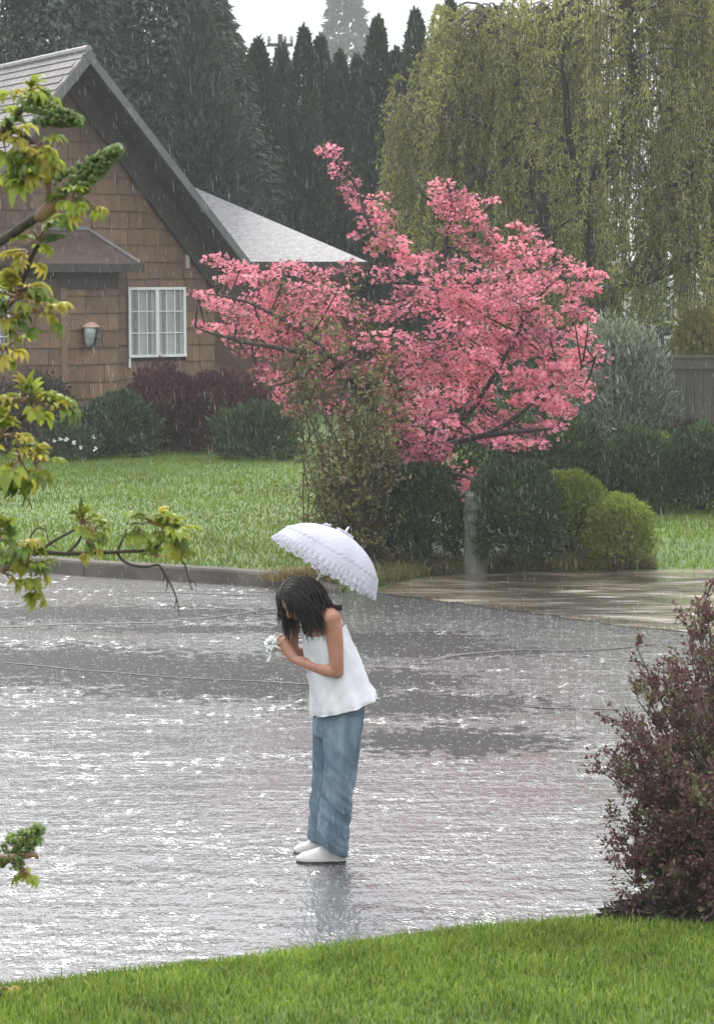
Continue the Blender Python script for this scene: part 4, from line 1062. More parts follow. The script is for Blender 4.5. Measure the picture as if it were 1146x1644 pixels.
for (cx, cy, w, h, dn, du) in CL:
    if cy < 420: dy0 = rng.uniform(-.2, .2)
    else: dy0 = -rng.uniform(0.1, 1.0)
    c = tp(cx, cy, dy0)
    q = DPa[np.argmin(((DPa - c) ** 2).sum(1))]
    mb.add(*tube(resample([q, (q + c) / 2 + [0, 0, -.03], c], 7), np.linspace(0.012, 0.005, 7), 4, caps=False))
    m_ = int(w * h * 0.17 * dn) + 14
    s_ = FPX / c[1]
    for lay in range(1 if cy < 420 or rng.random() < .5 else 2):
        u = norm(rng.normal(size=(m_, 3))) * (nrand(0, 1, m_) ** 0.4)[:, None]
        pp = c + u * [w / s_, max(w, 30) / s_ * 0.9, h / s_ * 1.05] + [0, lay * rng.uniform(.3, .9), 0]
        pp[:, 2] += 0.04 * wob(pp, 9)
        pk = rng.random(m_) > du * 0.75
        FP.append(pp[pk]); GP.append(pp[~pk])
    g_ = int(m_ * 0.25); GP.append(c + rng.normal(size=(g_, 3)) * [w / s_ * .5, .12, h / s_ * .5])
    for i in range(5):
        e = c + rng.normal(size=3) * [w / s_ * .5, .12, h / s_ * .4]
        mb.add(*tube([c, (c + e) / 2 + [0, 0, .01], e], [0.005, 0.004, 0.002], 3, caps=False))
mb.build('trunk', M_bark_dark, dog, True)
# deep inner crown so the far side is not empty
for i in range(40):
    q = DPa[rng.integers(len(DPa))]; m_ = 34
    if q[2] > 3.0: continue
    FP.append(q + rng.normal(size=(m_, 3)) * [.14, .2, .07] + [0, rng.uniform(0, .8), 0])
FP = np.concatenate(FP); nf = len(FP)
ml = MB()
UP = norm(rng.normal(size=(nf, 3)) * 0.55 + [0, -0.45, 0.75])
A1 = norm(np.cross(UP, rand_dir(nf))); A2 = np.cross(UP, A1)
size = nrand(.019, .033, nf) * (1 + .3 * wob(FP, 4))
for k in range(4):
    a = k * math.pi / 2
    dd = A1 * math.cos(a) + A2 * math.sin(a) + UP * nrand(.1, .5, nf)[:, None]
    dd = norm(dd); S_ = norm(np.cross(dd, UP))
    m0 = FP + dd * (size * .6)[:, None]
    V = np.stack([FP, m0 + S_ * (size * .42)[:, None] + UP * .003, FP + dd * size[:, None], m0 - S_ * (size * .42)[:, None] + UP * .003], 1).reshape(-1, 3)
    b = np.arange(nf)[:, None] * 4
    ml.add(V, np.concatenate([b + [0, 1, 2], b + [0, 2, 3]]))
M_pink = foliage('pink_bract', [(0.58, 0.15, 0.23), (0.70, 0.21, 0.30), (0.79, 0.30, 0.39), (0.86, 0.45, 0.50), (0.76, 0.27, 0.29)], 0.45, 0.5, 0.2, 3.2, 0.5)
ml.build('blossom', M_pink, dog)
GP = np.concatenate(GP); mg = len(GP)
ml = MB(); ml.add(*leaves(GP, rng.normal(size=(mg, 3)) + [0, -.2, .4], nrand(.035, .065, mg), nrand(.02, .035, mg)))
ml.build('foliage', foliage('dogwood_leaf', [(0.09, 0.085, 0.03), (0.14, 0.10, 0.05), (0.17, 0.08, 0.06), (0.10, 0.12, 0.035)], 0.35, 0.45, 0.3, 2.0, 0.3), dog)

# ------------------------------------------------------------------ near barberry on the mulch bed
bb = GX(1222, 1438, .1)
nb = thing('barberry_shrub', bb, 'twiggy purple and green barberry on the dark mulch bed', 'shrub')
mb = MB(); LV, LD = [], []; LV2, LD2 = [], []
NB = 430
for i in range(NB):
    a = rng.uniform(0, 6.283); tl = math.acos(rng.uniform(math.cos(1.45), math.cos(.05)))
    dirv = norm([math.cos(a) * math.sin(tl), math.sin(a) * math.sin(tl) * .9, math.cos(tl) * 1.0])
    E = np.array([.63, .63, .82]); qd = dirv / E; qo = np.array([0, 0, -.70]) / E; qb = qd @ qo; ln = (-qb + math.sqrt(max(qb * qb - (qd @ qd) * (qo @ qo - 1), 0))) / (qd @ qd) * rng.uniform(.84, 1.0)
    b = bb + [rng.normal() * .10, rng.normal() * .10, -.06]
    e = b + dirv * ln
    P = resample([b, b + dirv * ln * .45 + [0, 0, .10], e + [0, 0, -.02 * ln]], 10)
    mb.add(*tube(P, np.linspace(.009, .0025, 10), 4, caps=False))
    for s_ in range(18):
        q0 = rng.integers(2, 10); q = P[q0]; d = norm(dirv * 0.8 + rng.normal(size=3) * .55 + [0, 0, .25]); l2 = rng.uniform(.05, .13)
        mb.add(*tube([q, q + d * l2], [0.0032, 0.0014], 3, caps=False))
        m_ = 16; f = nrand(.1, 1.05, m_)[:, None]; pts = q + d * l2 * f + rng.normal(size=(m_, 3)) * .012
        dd = d + rng.normal(size=(m_, 3)) * .8
        if q0 < 7 and rng.random() < 0.8 or rng.random() < .22: LV2.append(pts); LD2.append(dd)
        else: LV.append(pts); LD.append(dd)
mb.build('stems', bark('barberry_stem', (0.05, 0.03, 0.025), (0.12, 0.075, 0.06), 30), nb)
M_barbn = foliage('barberry_near', [(0.07, 0.033, 0.034), (0.115, 0.05, 0.05), (0.18, 0.08, 0.078), (0.12, 0.075, 0.06)], 0.3, 0.4, 0.45, 3, 0.3)
M_barbg = foliage('barberry_green', [(0.09, 0.075, 0.04), (0.10, 0.125, 0.04), (0.17, 0.11, 0.07), (0.2, 0.2, 0.09)], 0.3, 0.4, 0.45, 3, 0.3)
ml = MB(); P = np.concatenate(LV); ml.add(*leaves(P, np.concatenate(LD), nrand(.018, .034, len(P)), nrand(.011, .02, len(P)))); ml.build('purple_foliage', M_barbn, nb)
ml = MB(); P = np.concatenate(LV2); ml.add(*leaves(P, np.concatenate(LD2), nrand(.018, .034, len(P)), nrand(.011, .02, len(P)))); ml.build('green_foliage', M_barbg, nb)

#PART2
# ================================================================== GIRL WITH PARASOL
PY0 = GX(525, 1376)[1]
def pp(px, py, dy=0.0): return PX(px, py, PY0 + dy)
gb = pp(525, 1376); gb[2] = 0
girl = thing('person', gb, 'person in white camisole and wide blue jeans bending over a lace parasol handle', 'person')

def remesh(mb_, name, mat, parent, voxel, smooth_it=4, disp=None):
    me = mb_.mesh(name, mat)
    o = bpy.data.objects.new(name, me); col.objects.link(o)
    md = o.modifiers.new('r', 'REMESH'); md.mode = 'VOXEL'; md.voxel_size = voxel
    if smooth_it:
        ms = o.modifiers.new('s', 'SMOOTH'); ms.iterations = smooth_it; ms.factor = 0.5
    dg = bpy.context.evaluated_depsgraph_get()
    me2 = bpy.data.meshes.new_from_object(o.evaluated_get(dg), depsgraph=dg)
    bpy.data.objects.remove(o)
    nv = len(me2.vertices)
    if disp is not None:
        co = np.empty(nv * 3); me2.vertices.foreach_get('co', co); co = co.reshape(-1, 3)
        nn = np.empty(nv * 3); me2.vertices.foreach_get('normal', nn); nn = nn.reshape(-1, 3)
        co = disp(co, nn); me2.vertices.foreach_set('co', co.ravel())
    me2.polygons.foreach_set('use_smooth', np.ones(len(me2.polygons), bool))
    me2.materials.clear(); me2.materials.append(mat)
    me2.update()
    return link(name, me2, parent)
def ball(c, ra, rb, rc, X, Yv, Z, k=14):
    """ellipsoid with axes X,Y,Z"""
    th = np.linspace(0, math.pi, k); ph = np.arange(2 * k) / (2 * k) * 2 * math.pi
    st, ct = np.sin(th)[:, None], np.cos(th)[:, None]
    u = np.stack([st * np.cos(ph), st * np.sin(ph), ct + 0 * ph], -1).reshape(-1, 3)
    V = np.asarray(c) + u[:, :1] * ra * np.asarray(X) + u[:, 1:2] * rb * np.asarray(Yv) + u[:, 2:] * rc * np.asarray(Z)
    m = 2 * k; i = np.arange(k - 1)[:, None] * m; j = np.arange(m)[None]; j2 = (j + 1) % m
    q = np.stack([i + j, i + m + j, i + m + j2, i + j2], -1).reshape(-1, 4)
    return V, np.concatenate([q[:, [0, 1, 2]], q[:, [0, 2, 3]]])
def fb(rows, hd, k=28, n=None):
    """tube whose front/back outline is given in the photo: rows of (front px, front py, back px, back py, dy); hd = half depth"""
    F = np.array([pp(r[0], r[1], r[4]) for r in rows]); Bk = np.array([pp(r[2], r[3], r[4]) for r in rows])
    hd = np.broadcast_to(np.asarray(hd, float), (len(rows),))
    if n:
        F = resample(F, n); Bk = resample(Bk, n); hd = np.interp(np.linspace(0, 1, n), np.linspace(0, 1, len(rows)), hd)
    C = (F + Bk) / 2; H = (F - Bk) / 2
    a = np.arange(k) / k * 2 * math.pi
    V = C[:, None] + np.cos(a)[None, :, None] * H[:, None] + np.sin(a)[None, :, None] * (hd[:, None] * np.array([0, 1.0, 0]))[:, None]
    return V, a
def grid_tris(n, k, closed=True):
    i = np.arange(n - 1)[:, None] * k; j = np.arange(k if closed else k - 1)[None]; j2 = (j + 1) % k
    q = np.stack([i + j, i + k + j, i + k + j2, i + j2], -1).reshape(-1, 4)
    return np.concatenate([q[:, [0, 1, 2]], q[:, [0, 2, 3]]])
def add_fb(mb_, rows, hd, n=16, k=24):
    V, a = fb(rows, hd, k, n); nn = len(V)
    V = V.reshape(-1, 3); t = grid_tris(nn, k)
    c0, c1 = V[:k].mean(0), V[-k:].mean(0); m = nn * k
    j = np.arange(k)
    t = np.concatenate([t, np.stack([np.full(k, m), j, (j + 1) % k], -1), np.stack([np.full(k, m + 1), (nn - 1) * k + (j + 1) % k, (nn - 1) * k + j], -1)])
    mb_.add(np.concatenate([V, c0[None], c1[None]]), t)

M_skin, n, l, out = nt('skin')
p = n.new('ShaderNodeBsdfPrincipled'); p.inputs['Roughness'].default_value = 0.42
mp = coords(n, l); nz = noise(n, l, mp, 14, 3); rp = ramp(n, [(0.30, 0.135, 0.085), (0.42, 0.20, 0.13)], [0.3, 0.7]); l.new(nz.outputs['Fac'], rp.inputs[0]); l.new(rp.outputs[0], p.inputs['Base Color'])
p.inputs['Subsurface Weight'].default_value = 0.12; p.inputs['Subsurface Radius'].default_value = (0.02, 0.008, 0.004); p.inputs['Subsurface Scale'].default_value = 0.4
l.new(p.outputs[0], out.inputs[0])

# --- parasol axis (needed by the hands)
ax0 = pp(447, 1034, 0.06); ax1 = pp(553, 857, 0.19)
axd = norm(ax1 - ax0); axl = np.linalg.norm(ax1 - ax0)

# --- head frame
Hc = pp(477, 962, -0.06)
hf = norm(np.array([-0.60, -0.42, -0.66])); hu = np.array([-0.66, -0.25, 0.70]); hu = norm(hu - hf * (hu @ hf)); hs = np.cross(hf, hu)   # forward, up, side
HS = 0.88
def hp(f, u, s): return Hc + (hf * f + hu * u + hs * s) * HS
skin = MB()
skin.add(*ball(hp(-.012, .025, 0), .094 * HS, .078 * HS, .083 * HS, hf, hs, hu))                 # skull
skin.add(*ball(hp(.022, -.035, 0), .062 * HS, .058 * HS, .078 * HS, hf, hs, hu))                 # face and jaw
skin.add(*ball(hp(.055, -.088, 0), .026, .026, .022, hf, hs, hu, 8))              # chin
skin.add(*tube([hp(.082, .012, 0), hp(.097, -.012, 0), hp(.104, -.03, 0), hp(.082, -.04, 0)], [.008, .010, .013, .009], 8))   # nose
skin.add(*tube([hp(.074, -.062, -.022), hp(.086, -.061, 0), hp(.074, -.062, .022)], [.004, .007, .004], 6))                     # lips
skin.add(*tube([hp(.072, -.070, -.018), hp(.083, -.071, 0), hp(.072, -.070, .018)], [.004, .007, .004], 6))
for s in (-1, 1):
    skin.add(*ball(hp(-.012, -.008, s * .079), .018, .008, .030, hf, hs, hu, 8))   # ears
    skin.add(*tube([hp(.074, .020, s * .012), hp(.082, .024, s * .03), hp(.066, .018, s * .052)], [.006, .008, .005], 6))   # brow ridge
nb0 = pp(512, 990, 0.0)
skin.add(*tube([nb0, (nb0 + hp(-.03, -.07, 0)) / 2, hp(-.025, -.05, 0)], [.056, .048, .047], 14))
# torso
add_fb(skin, [(503, 982, 540, 976, 0), (494, 1000, 549, 992, 0), (493, 1025, 556, 1015, 0), (500, 1070, 566, 1055, 0), (508, 1110, 574, 1100, 0), (506, 1150, 580, 1140, 0)], [.05, .13, .15, .13, .125, .15], 20)
# arms
shn, shf = pp(532, 993, -.15), pp(500, 974, .15)
eln, wrn = pp(541, 1078, -.17), pp(474, 1059, -.03)
elf, wrf = pp(505, 1052, .20), pp(470, 1046, .10)
skin.add(*ball(shn, .05, .05, .052, (1, 0, 0), (0, 1, 0), (0, 0, 1), 10)); skin.add(*ball(shf, .05, .05, .052, (1, 0, 0), (0, 1, 0), (0, 0, 1), 10))
skin.add(*tube([pp(520, 985, -.05), pp(527, 988, -.11), shn], [.05, .046, .042], 12)); skin.add(*tube([pp(512, 980, .05), pp(506, 977, .11), shf], [.05, .046, .042], 12))
skin.add(*tube(resample([shn + [0, 0, .01], shn * .6 + eln * .4 + [.006, 0, 0], eln], 10), np.interp(np.linspace(0, 1, 10), [0, .35, 1], [.047, .045, .034]), 14))
skin.add(*ball(eln, .035, .034, .035, (1, 0, 0), (0, 1, 0), (0, 0, 1), 8))
skin.add(*tube(resample([eln, eln * .6 + wrn * .4 + [0, 0, -.006], wrn], 10), np.interp(np.linspace(0, 1, 10), [0, .3, 1], [.036, .037, .023]), 14))
skin.add(*tube(resample([shf, shf * .5 + elf * .5, elf], 8), np.linspace(.045, .034, 8), 12)); skin.add(*ball(elf, .035, .034, .035, (1, 0, 0), (0, 1, 0), (0, 0, 1), 8))
skin.add(*tube(resample([elf, elf * .6 + wrf * .4, wrf], 8), np.interp(np.linspace(0, 1, 8), [0, .3, 1], [.036, .036, .023]), 12))
# hands: palm beside the handle, four fingers curled round it, thumb from the side of the palm
def hand(wr, t0, sgn):
    """closes on the handle at distance t0 along its axis"""
    g = ax0 + axd * t0
    away = wr - g; away -= axd * (away @ axd); away = norm(away)
    tang = np.cross(axd, away) * sgn
    pc = g + away * .030 - tang * .012
    skin.add(*tube(resample([wr, wr * .4 + pc * .6, pc], 6), np.linspace(.022, .020, 6), 12, hint=axd, rb=np.linspace(.026, .040, 6)))
    skin.add(*ball(pc, .018, .024, .040, away, tang, axd, 10))
    for kf, (off, lr) in enumerate(((.030, .95), (.011, 1.0), (-.008, .95), (-.026, .8))):
        arc = []
        for a in np.linspace(-0.5, 3.6 * lr, 9):
            rr = .0215 - .0012 * max(a, 0)
            arc.append(g + axd * off + rr * (away * math.cos(a) - tang * math.sin(a)))
        skin.add(*tube([pc + axd * off - tang * .008] + arc, [.0085] + list(np.linspace(.0082, .0062, 9)), 8))
    th = [pc + axd * .022 + tang * .016, g + axd * .044 + away * .020 + tang * .022, g + axd * .050 + tang * .020 - away * .004, g + axd * .052 + tang * .006 - away * .021]
    skin.add(*tube(resample(th, 7), np.linspace(.0115, .0075, 7), 8))
hand(wrn, .012, 1)
hand(wrf, .105, -1)
# shins and feet inside the jeans and shoes
skin.add(*tube([pp(548, 1150, -.06), pp(536, 1260, -.08), pp(530, 1350, -.08)], [.07, .05, .035], 12)); skin.add(*tube([pp(540, 1150, .06), pp(528, 1260, .09), pp(522, 1342, .09)], [.07, .05, .035], 12))
body = remesh(skin, 'body', M_skin, girl, 0.0048, 3)

# --- face details
M_eye = surface('eye_white', [(0.6, 0.58, 0.56), (0.7, 0.68, 0.66)], 5, 0.2, 0)
M_iris = surface('iris', [(0.03, 0.015, 0.008), (0.05, 0.025, 0.012)], 9, 0.15, 0)
M_hair = surface('dark_hair', [(0.006, 0.004, 0.004), (0.017, 0.011, 0.009)], 40, 0.45, 0.2, (1, 1, 0.2), spec=0.28)
M_lip = surface('lips', [(0.32, 0.10, 0.09), (0.4, 0.14, 0.12)], 9, 0.35, 0)
for s in (-1, 1):
    mb = MB(); mb.add(*ball(hp(.068, .004, s * .031), .012, .013, .0075, hf, hs, hu, 8)); e = mb.build('eye', M_eye, girl, True)
    mb = MB(); mb.add(*ball(hp(.0785, .002, s * .031), .0028, .006, .006, hf, hs, hu, 6)); mb.build('iris', M_iris, e, True)
    mb = MB(); mb.add(*tube([hp(.080, .026, s * .014), hp(.086, .031, s * .03), hp(.070, .026, s * .052)], [.002, .0035, .0015], 5)); mb.build('eyebrow', M_hair, girl)
mb = MB(); mb.add(*tube([hp(.079, -.0635, -.02), hp(.0915, -.0625, 0), hp(.079, -.0635, .02)], [.002, .0042, .002], 6)); mb.add(*tube([hp(.077, -.071, -.016), hp(.088, -.0725, 0), hp(.077, -.071, .016)], [.002, .0045, .002], 6)); mb.build('mouth', M_lip, girl, True)

# --- hair: parted locks that run over the skull and then hang
hair = MB()
EC, ER = hp(-.012, .025, 0), np.array([.098, .083, .090]) * HS
def push(P):
    d = P - EC; q = np.array([d @ hf, d @ hs, d @ hu]) / ER; r = np.linalg.norm(q)
    if r < 1: P = EC + d / max(r, 1e-6)
    return P
blk = [(pp(520, 990, -.02), .085), (shn, .058), (pp(528, 1015, 0.0), .12), (hp(.03, -.035, 0), .055)]
def lock(f, u, s, length, wid):
    d0 = np.array([f, s, u]); d0 = d0 / np.linalg.norm(d0)
    P = EC + (hf * d0[0] * ER[0] + hs * d0[1] * ER[1] + hu * d0[2] * ER[2]) * 1.0
    side = 1 if s >= 0 else -1
    v = norm(hs * side * 1.0 - hf * 0.55 + hu * 0.0)
    pts = [P]; nst = 11; st = length / nst; g = np.array([0.30 + .1 * rng.normal(), .05, -1.0]); wv = rng.uniform(0, 6.28); jit = rng.normal(size=3) * .12
    for i in range(nst):
        w = min(1, (i + 1) / 4.5)
        v = norm(v * (1 - .5 * w) + (g * 1.0 + jit * .5) * .5 * w + rng.normal(size=3) * .03 + np.array([.06, .05, 0]) * math.sin(wv + i * .8))
        Q = push(pts[-1] + v * st)
        for c_, r_ in blk:
            dd = Q - c_; L_ = np.linalg.norm(dd)
            if L_ < r_: Q = c_ + dd / L_ * r_
        v = norm(Q - pts[-1] + 1e-9); pts.append(Q)
    hair.add(*tube(pts, wid * np.interp(np.linspace(0, 1, len(pts)), [0, .2, .7, 1], [.7, 1, .8, .12]), 4))
for i in range(1300):
    s = rng.uniform(-.95, .95); f = rng.uniform(-.9, .62); u = rng.uniform(.12, 1)
    if f > .35 and abs(s) < .18: u = max(u, .75)
    if rng.random() < .45: s *= .25
    lock(f, u, s, rng.uniform(.18, .33), rng.uniform(.0018, .0042))
for i in range(70):                                  # fringe hanging over the brow
    lock(rng.uniform(.55, .85), rng.uniform(.45, .75), rng.uniform(-.5, .35), rng.uniform(.10, .2), rng.uniform(.0018, .0036))
V, t = ball(EC, ER[0] * .985, ER[1] * .985, ER[2] * .985, hf, hs, hu, 18)
q = (V - EC); ff, uu = q @ hf / ER[0], q @ hu / ER[2]
keepv = (uu > -.35) & ~((ff > .55) & (uu < .38)); t = t[keepv[t].all(1)]
hair.add(V, t)
# a wind-blown end at the nape
for i in range(26):
    b = hp(-.09, -.01, .02 + rng.normal() * .03)
    hair.add(*tube(resample([b, pp(515, 968, -.05) + rng.normal(size=3) * .012, pp(535, 975, -.06) + rng.normal(size=3) * .01, pp(549, 976 + rng.normal() * 3, -.06)], 8), np.linspace(.006, .0012, 8), 5))
hair.build('hair', M_hair, girl, True)

# --- white camisole, flared, with folds
M_cloth = surface('white_cloth', [(0.52, 0.525, 0.56), (0.66, 0.665, 0.69)], 7, 0.7, 0.35, bscale=60, bdist=0.003, spec=0.2)
rows = [(489, 1016, 553, 1004, 0), (488, 1035, 562, 1022, 0), (492, 1060, 572, 1045, 0), (496, 1090, 582, 1070, 0), (499, 1118, 592, 1094, 0), (499, 1140, 603, 1112, 0), (500, 1146, 605, 1119, 0)]
k = 96; nrow = 40
V, a = fb(rows, [.150, .158, .155, .16, .172, .185, .188], k, nrow)
C = V.mean(1, keepdims=True); D = V - C
v_ = np.linspace(0, 1, nrow)[:, None]
fold = 1 + (v_ ** 1.3) * (0.036 * np.sin(7 * a + 1.2 * v_ + .6) + 0.03 * np.sin(11 * a + 2 + v_ * 2) + .016 * np.sin(19 * a + 1)) + 0.016 * np.sin(5 * a + 9 * v_) * (1 - v_)
V = C + D * fold[..., None] * 1.03
V += (0.006 * wob(V.reshape(-1, 3) * [1, 1, .45], 20) + 0.0035 * wob(V.reshape(-1, 3) + 7, 40)).reshape(V.shape[:2])[..., None] * norm(D)
# neckline: lower at front and under the arms
V[0, :, 2] += 0.018 * np.cos(2 * a) - 0.008
inner = C + (V - C) * 0.985
mb = MB(); N_ = nrow * k
t = grid_tris(nrow, k); tin = t[:, ::-1] + N_
j = np.arange(k); j2 = (j + 1) % k; hb = (nrow - 1) * k
rim = np.concatenate([np.stack([hb + j, N_ + hb + j, N_ + hb + j2], -1), np.stack([hb + j, N_ + hb + j2, hb + j2], -1), np.stack([j, j2, N_ + j2], -1), np.stack([j, N_ + j2, N_ + j], -1)])
mb.add(np.concatenate([V.reshape(-1, 3), inner.reshape(-1, 3)]), np.concatenate([t, tin, rim]))
top = mb.build('camisole', M_cloth, girl, True)
for dy, (a0, a1, a2) in ((-.085, ((497, 1012), (524, 978), (549, 1004))), (.085, ((492, 1003), (515, 968), (545, 996)))):
    mb = MB(); mb.add(*tube(resample([pp(*a0, dy), pp((a0[0] + a1[0]) / 2 - 3, (a0[1] + a1[1]) / 2 - 8, dy), pp(*a1, dy), pp((a1[0] + a2[0]) / 2 + 5, (a1[1] + a2[1]) / 2 - 6, dy), pp(*a2, dy)], 14), .007, 6, rb=0.003)); mb.build('strap', M_cloth, top)
# small buttons down the side seam are too faint to show

# --- wide jeans
def denim():
    m, n, l, out = nt('denim')
    mp = coords(n, l, (1, 1, .35)); n1 = noise(n, l, mp, 9, 5, .6)
    rp = ramp(n, [(0.06, 0.095, 0.13), (0.13, 0.185, 0.235), (0.26, 0.325, 0.38)], [.3, .52, .75]); l.new(n1.outputs['Fac'], rp.inputs[0])
    p = n.new('ShaderNodeBsdfPrincipled'); p.inputs['Roughness'].default_value = .75; p.inputs['Specular IOR Level'].default_value = .2
    l.new(rp.outputs[0], p.inputs['Base Color'])
    n2 = noise(n, l, coords(n, l, (1, 1, .6)), 30, 4); b = n.new('ShaderNodeBump'); b.inputs['Strength'].default_value = .5; b.inputs['Distance'].default_value = .01
    l.new(n2.outputs['Fac'], b.inputs['Height']); l.new(b.outputs[0], p.inputs['Normal']); l.new(p.outputs[0], out.inputs[0])
    return m
M_denim = denim()
jm = MB()
add_fb(jm, [(506, 1118, 582, 1105, 0), (503, 1145, 586, 1135, 0), (505, 1180, 582, 1172, 0)], [.145, .16, .15], 10, 30)
add_fb(jm, [(514, 1150, 585, 1145, -.08), (519, 1200, 578, 1195, -.10), (519, 1255, 569, 1255, -.10), (515, 1300, 563, 1302, -.10), (510, 1335, 560, 1342, -.10), (508, 1352, 558, 1374, -.10)], [.082, .080, .074, .074, .08, .086], 30, 28)
add_fb(jm, [(502, 1150, 570, 1145, .08), (501, 1200, 558, 1195, .10), (501, 1255, 550, 1255, .10), (499, 1300, 546, 1300, .10), (495, 1330, 543, 1335, .10), (494, 1341, 541, 1359, .10)], [.082, .080, .074, .074, .08, .086], 30, 28)
def crumple(co, nn):
    z = co[:, 2]; f = np.clip((0.85 - z) / 0.6, 0.2, 1)
    q = co * [1.0, 1.0, 1.15] + np.stack([co[:, 2] * .5, 0 * z, co[:, 0] * .9], -1)
    r1 = 1 - 2 * np.abs(wob(q, 11)); r2 = 1 - 2 * np.abs(wob(q + 3.7, 23)); r3 = wob(co * [1, 1, .3], 30)
    return co + nn * (0.007 * r1 * f + 0.004 * r2 * f + 0.0035 * r3)[:, None]
jeans = remesh(jm, 'jeans', M_denim, girl, 0.0065, 2, crumple)
# --- white shoes with dark soles
M_shoe = surface('white_canvas', [(0.5, 0.485, 0.475), (0.64, 0.63, 0.62)], 8, .6, .2)
M_sole = surface('rubber', [(0.03, 0.028, 0.027), (0.06, 0.055, 0.05)], 10, .6, .2)
def shoe(x0, x1, py, dy):
    heel = pp(x1, py, dy); toe = pp(x0, py, dy); L_ = heel[0] - toe[0]; yc = heel[1]
    th = thing('shoe', (0, 0, 0), 'x', 'x') if False else None
    f = np.array([0, .04, .12, .25, .4, .55, .7, .85, .95, 1.0]); hgt = np.array([.018, .035, .048, .055, .07, .085, .088, .082, .075, .05]); wd = np.array([.008, .024, .036, .043, .042, .038, .034, .034, .03, .014])
    k_ = 14; Vs = []
    for q in range(len(f)):
        a = np.linspace(0, math.pi, k_)
        Vs.append(np.stack([np.full(k_, toe[0] + f[q] * L_), yc + np.cos(a) * wd[q], .016 + np.sin(a) ** .7 * (hgt[q] - .016)], -1))
    V = np.array(Vs).reshape(-1, 3); m_ = MB()
    i = np.arange(len(f) - 1)[:, None] * k_; j = np.arange(k_ - 1)[None]; q = np.stack([i + j, i + j + 1, i + k_ + j + 1, i + k_ + j], -1).reshape(-1, 4)
    m_.add(V, np.concatenate([q[:, [0, 1, 2]], q[:, [0, 2, 3]]]))
    so = m_.build('shoe', M_shoe, girl, True)
    poly = [(toe[0] + f[q] * L_ - .002, yc - wd[q] - .003, .001) for q in range(len(f))] + [(toe[0] + f[q] * L_ - .002, yc + wd[q] + .003, .001) for q in range(len(f) - 1, -1, -1)]
    m_ = MB(); m_.add(*prism(poly, (0, 0, .010))); m_.build('sole', M_sole, so)
    poly = [(x, y, .0115) for x, y, z in poly]
    m_ = MB(); m_.add(*prism(poly, (0, 0, .014))); m_.build('welt', M_shoe, so)
shoe(476, 556, 1376, -.085)
shoe(472, 546, 1362, .085)

# ------------------------------------------------------------------ lace parasol
par = thing('parasol', ax0, 'small white lace parasol held tilted over the bent head', 'umbrella')
e1 = norm(np.cross(axd, [0, 1, 0])); e2 = np.cross(axd, e1)
M_lace, n, l, out = nt('white_lace')
p = n.new('ShaderNodeBsdfPrincipled'); p.inputs['Base Color'].default_value = (.60, .60, .68, 1); p.inputs['Roughness'].default_value = .75; p.inputs['Specular IOR Level'].default_value = .2
mp = coords(n, l, (1, 1, 1)); vo = n.new('ShaderNodeTexVoronoi'); vo.inputs['Scale'].default_value = 55; l.new(mp.outputs[0], vo.inputs['Vector'])
b = n.new('ShaderNodeBump'); b.inputs['Strength'].default_value = .6; b.inputs['Distance'].default_value = .004; l.new(vo.outputs['Distance'], b.inputs['Height']); l.new(b.outputs[0], p.inputs['Normal'])
tr = n.new('ShaderNodeBsdfTranslucent'); tr.inputs[0].default_value = (.58, .58, .66, 1); ms = n.new('ShaderNodeMixShader'); ms.inputs[0].default_value = .35
l.new(p.outputs[0], ms.inputs[1]); l.new(tr.outputs[0], ms.inputs[2]); l.new(ms.outputs[0], out.inputs[0])
M_eyelet = M_lace.copy(); M_eyelet.name = 'eyelet_lace'
_n, _l = M_eyelet.node_tree.nodes, M_eyelet.node_tree.links
_v = [q for q in _n if q.type == 'TEX_VORONOI'][0]; _v.inputs['Scale'].default_value = 70
_m = [q for q in _n if q.type == 'MIX_SHADER'][0]; _o = [q for q in _n if q.type == 'OUTPUT_MATERIAL'][0]
_g = _n.new('ShaderNodeMath'); _g.operation = 'LESS_THAN'; _g.inputs[1].default_value = 0.3; _l.new(_v.outputs['Distance'], _g.inputs[0])
_t = _n.new('ShaderNodeBsdfTransparent'); _x = _n.new('ShaderNodeMixShader'); _l.new(_g.outputs[0], _x.inputs[0]); _l.new(_m.outputs[0], _x.inputs[1]); _l.new(_t.outputs[0], _x.inputs[2]); _l.new(_x.outputs[0], _o.inputs[0])
RAD = np.linalg.norm(pp(606, 965) - pp(436, 862)) / 2 * 0.95; DEP = 0.175; NR = 8
def canopy_pt(u, a, lift=0.0):
    """u 0 at the tip, 1 at the rim"""
    rib = np.abs(np.cos(a * NR / 2))                       # 1 on a rib
    sag = 1 - 0.055 * u ** 2 * (1 - rib)
    r = RAD * np.sin(u * 1.32) / math.sin(1.32) * sag
    d = -DEP * (1 - np.cos(u * 1.32)) / (1 - math.cos(1.32)) - 0.010 * u * (1 - rib)
    if True: d = d + 0.016 * u ** 3 * (1 - rib)
    return ax1 + axd * np.asarray(d + lift)[..., None] + (e1 * np.cos(a)[..., None] + e2 * np.sin(a)[..., None]) * r[..., None]
nu, na = 16, 96
U, A_ = np.meshgrid(np.linspace(0.02, 1, nu), np.arange(na) / na * 2 * math.pi, indexing='ij')
mb = MB(); mb.add(canopy_pt(U, A_).reshape(-1, 3), grid_tris(nu, na)[:, ::-1])
can = mb.build('canopy', M_lace, par, True)
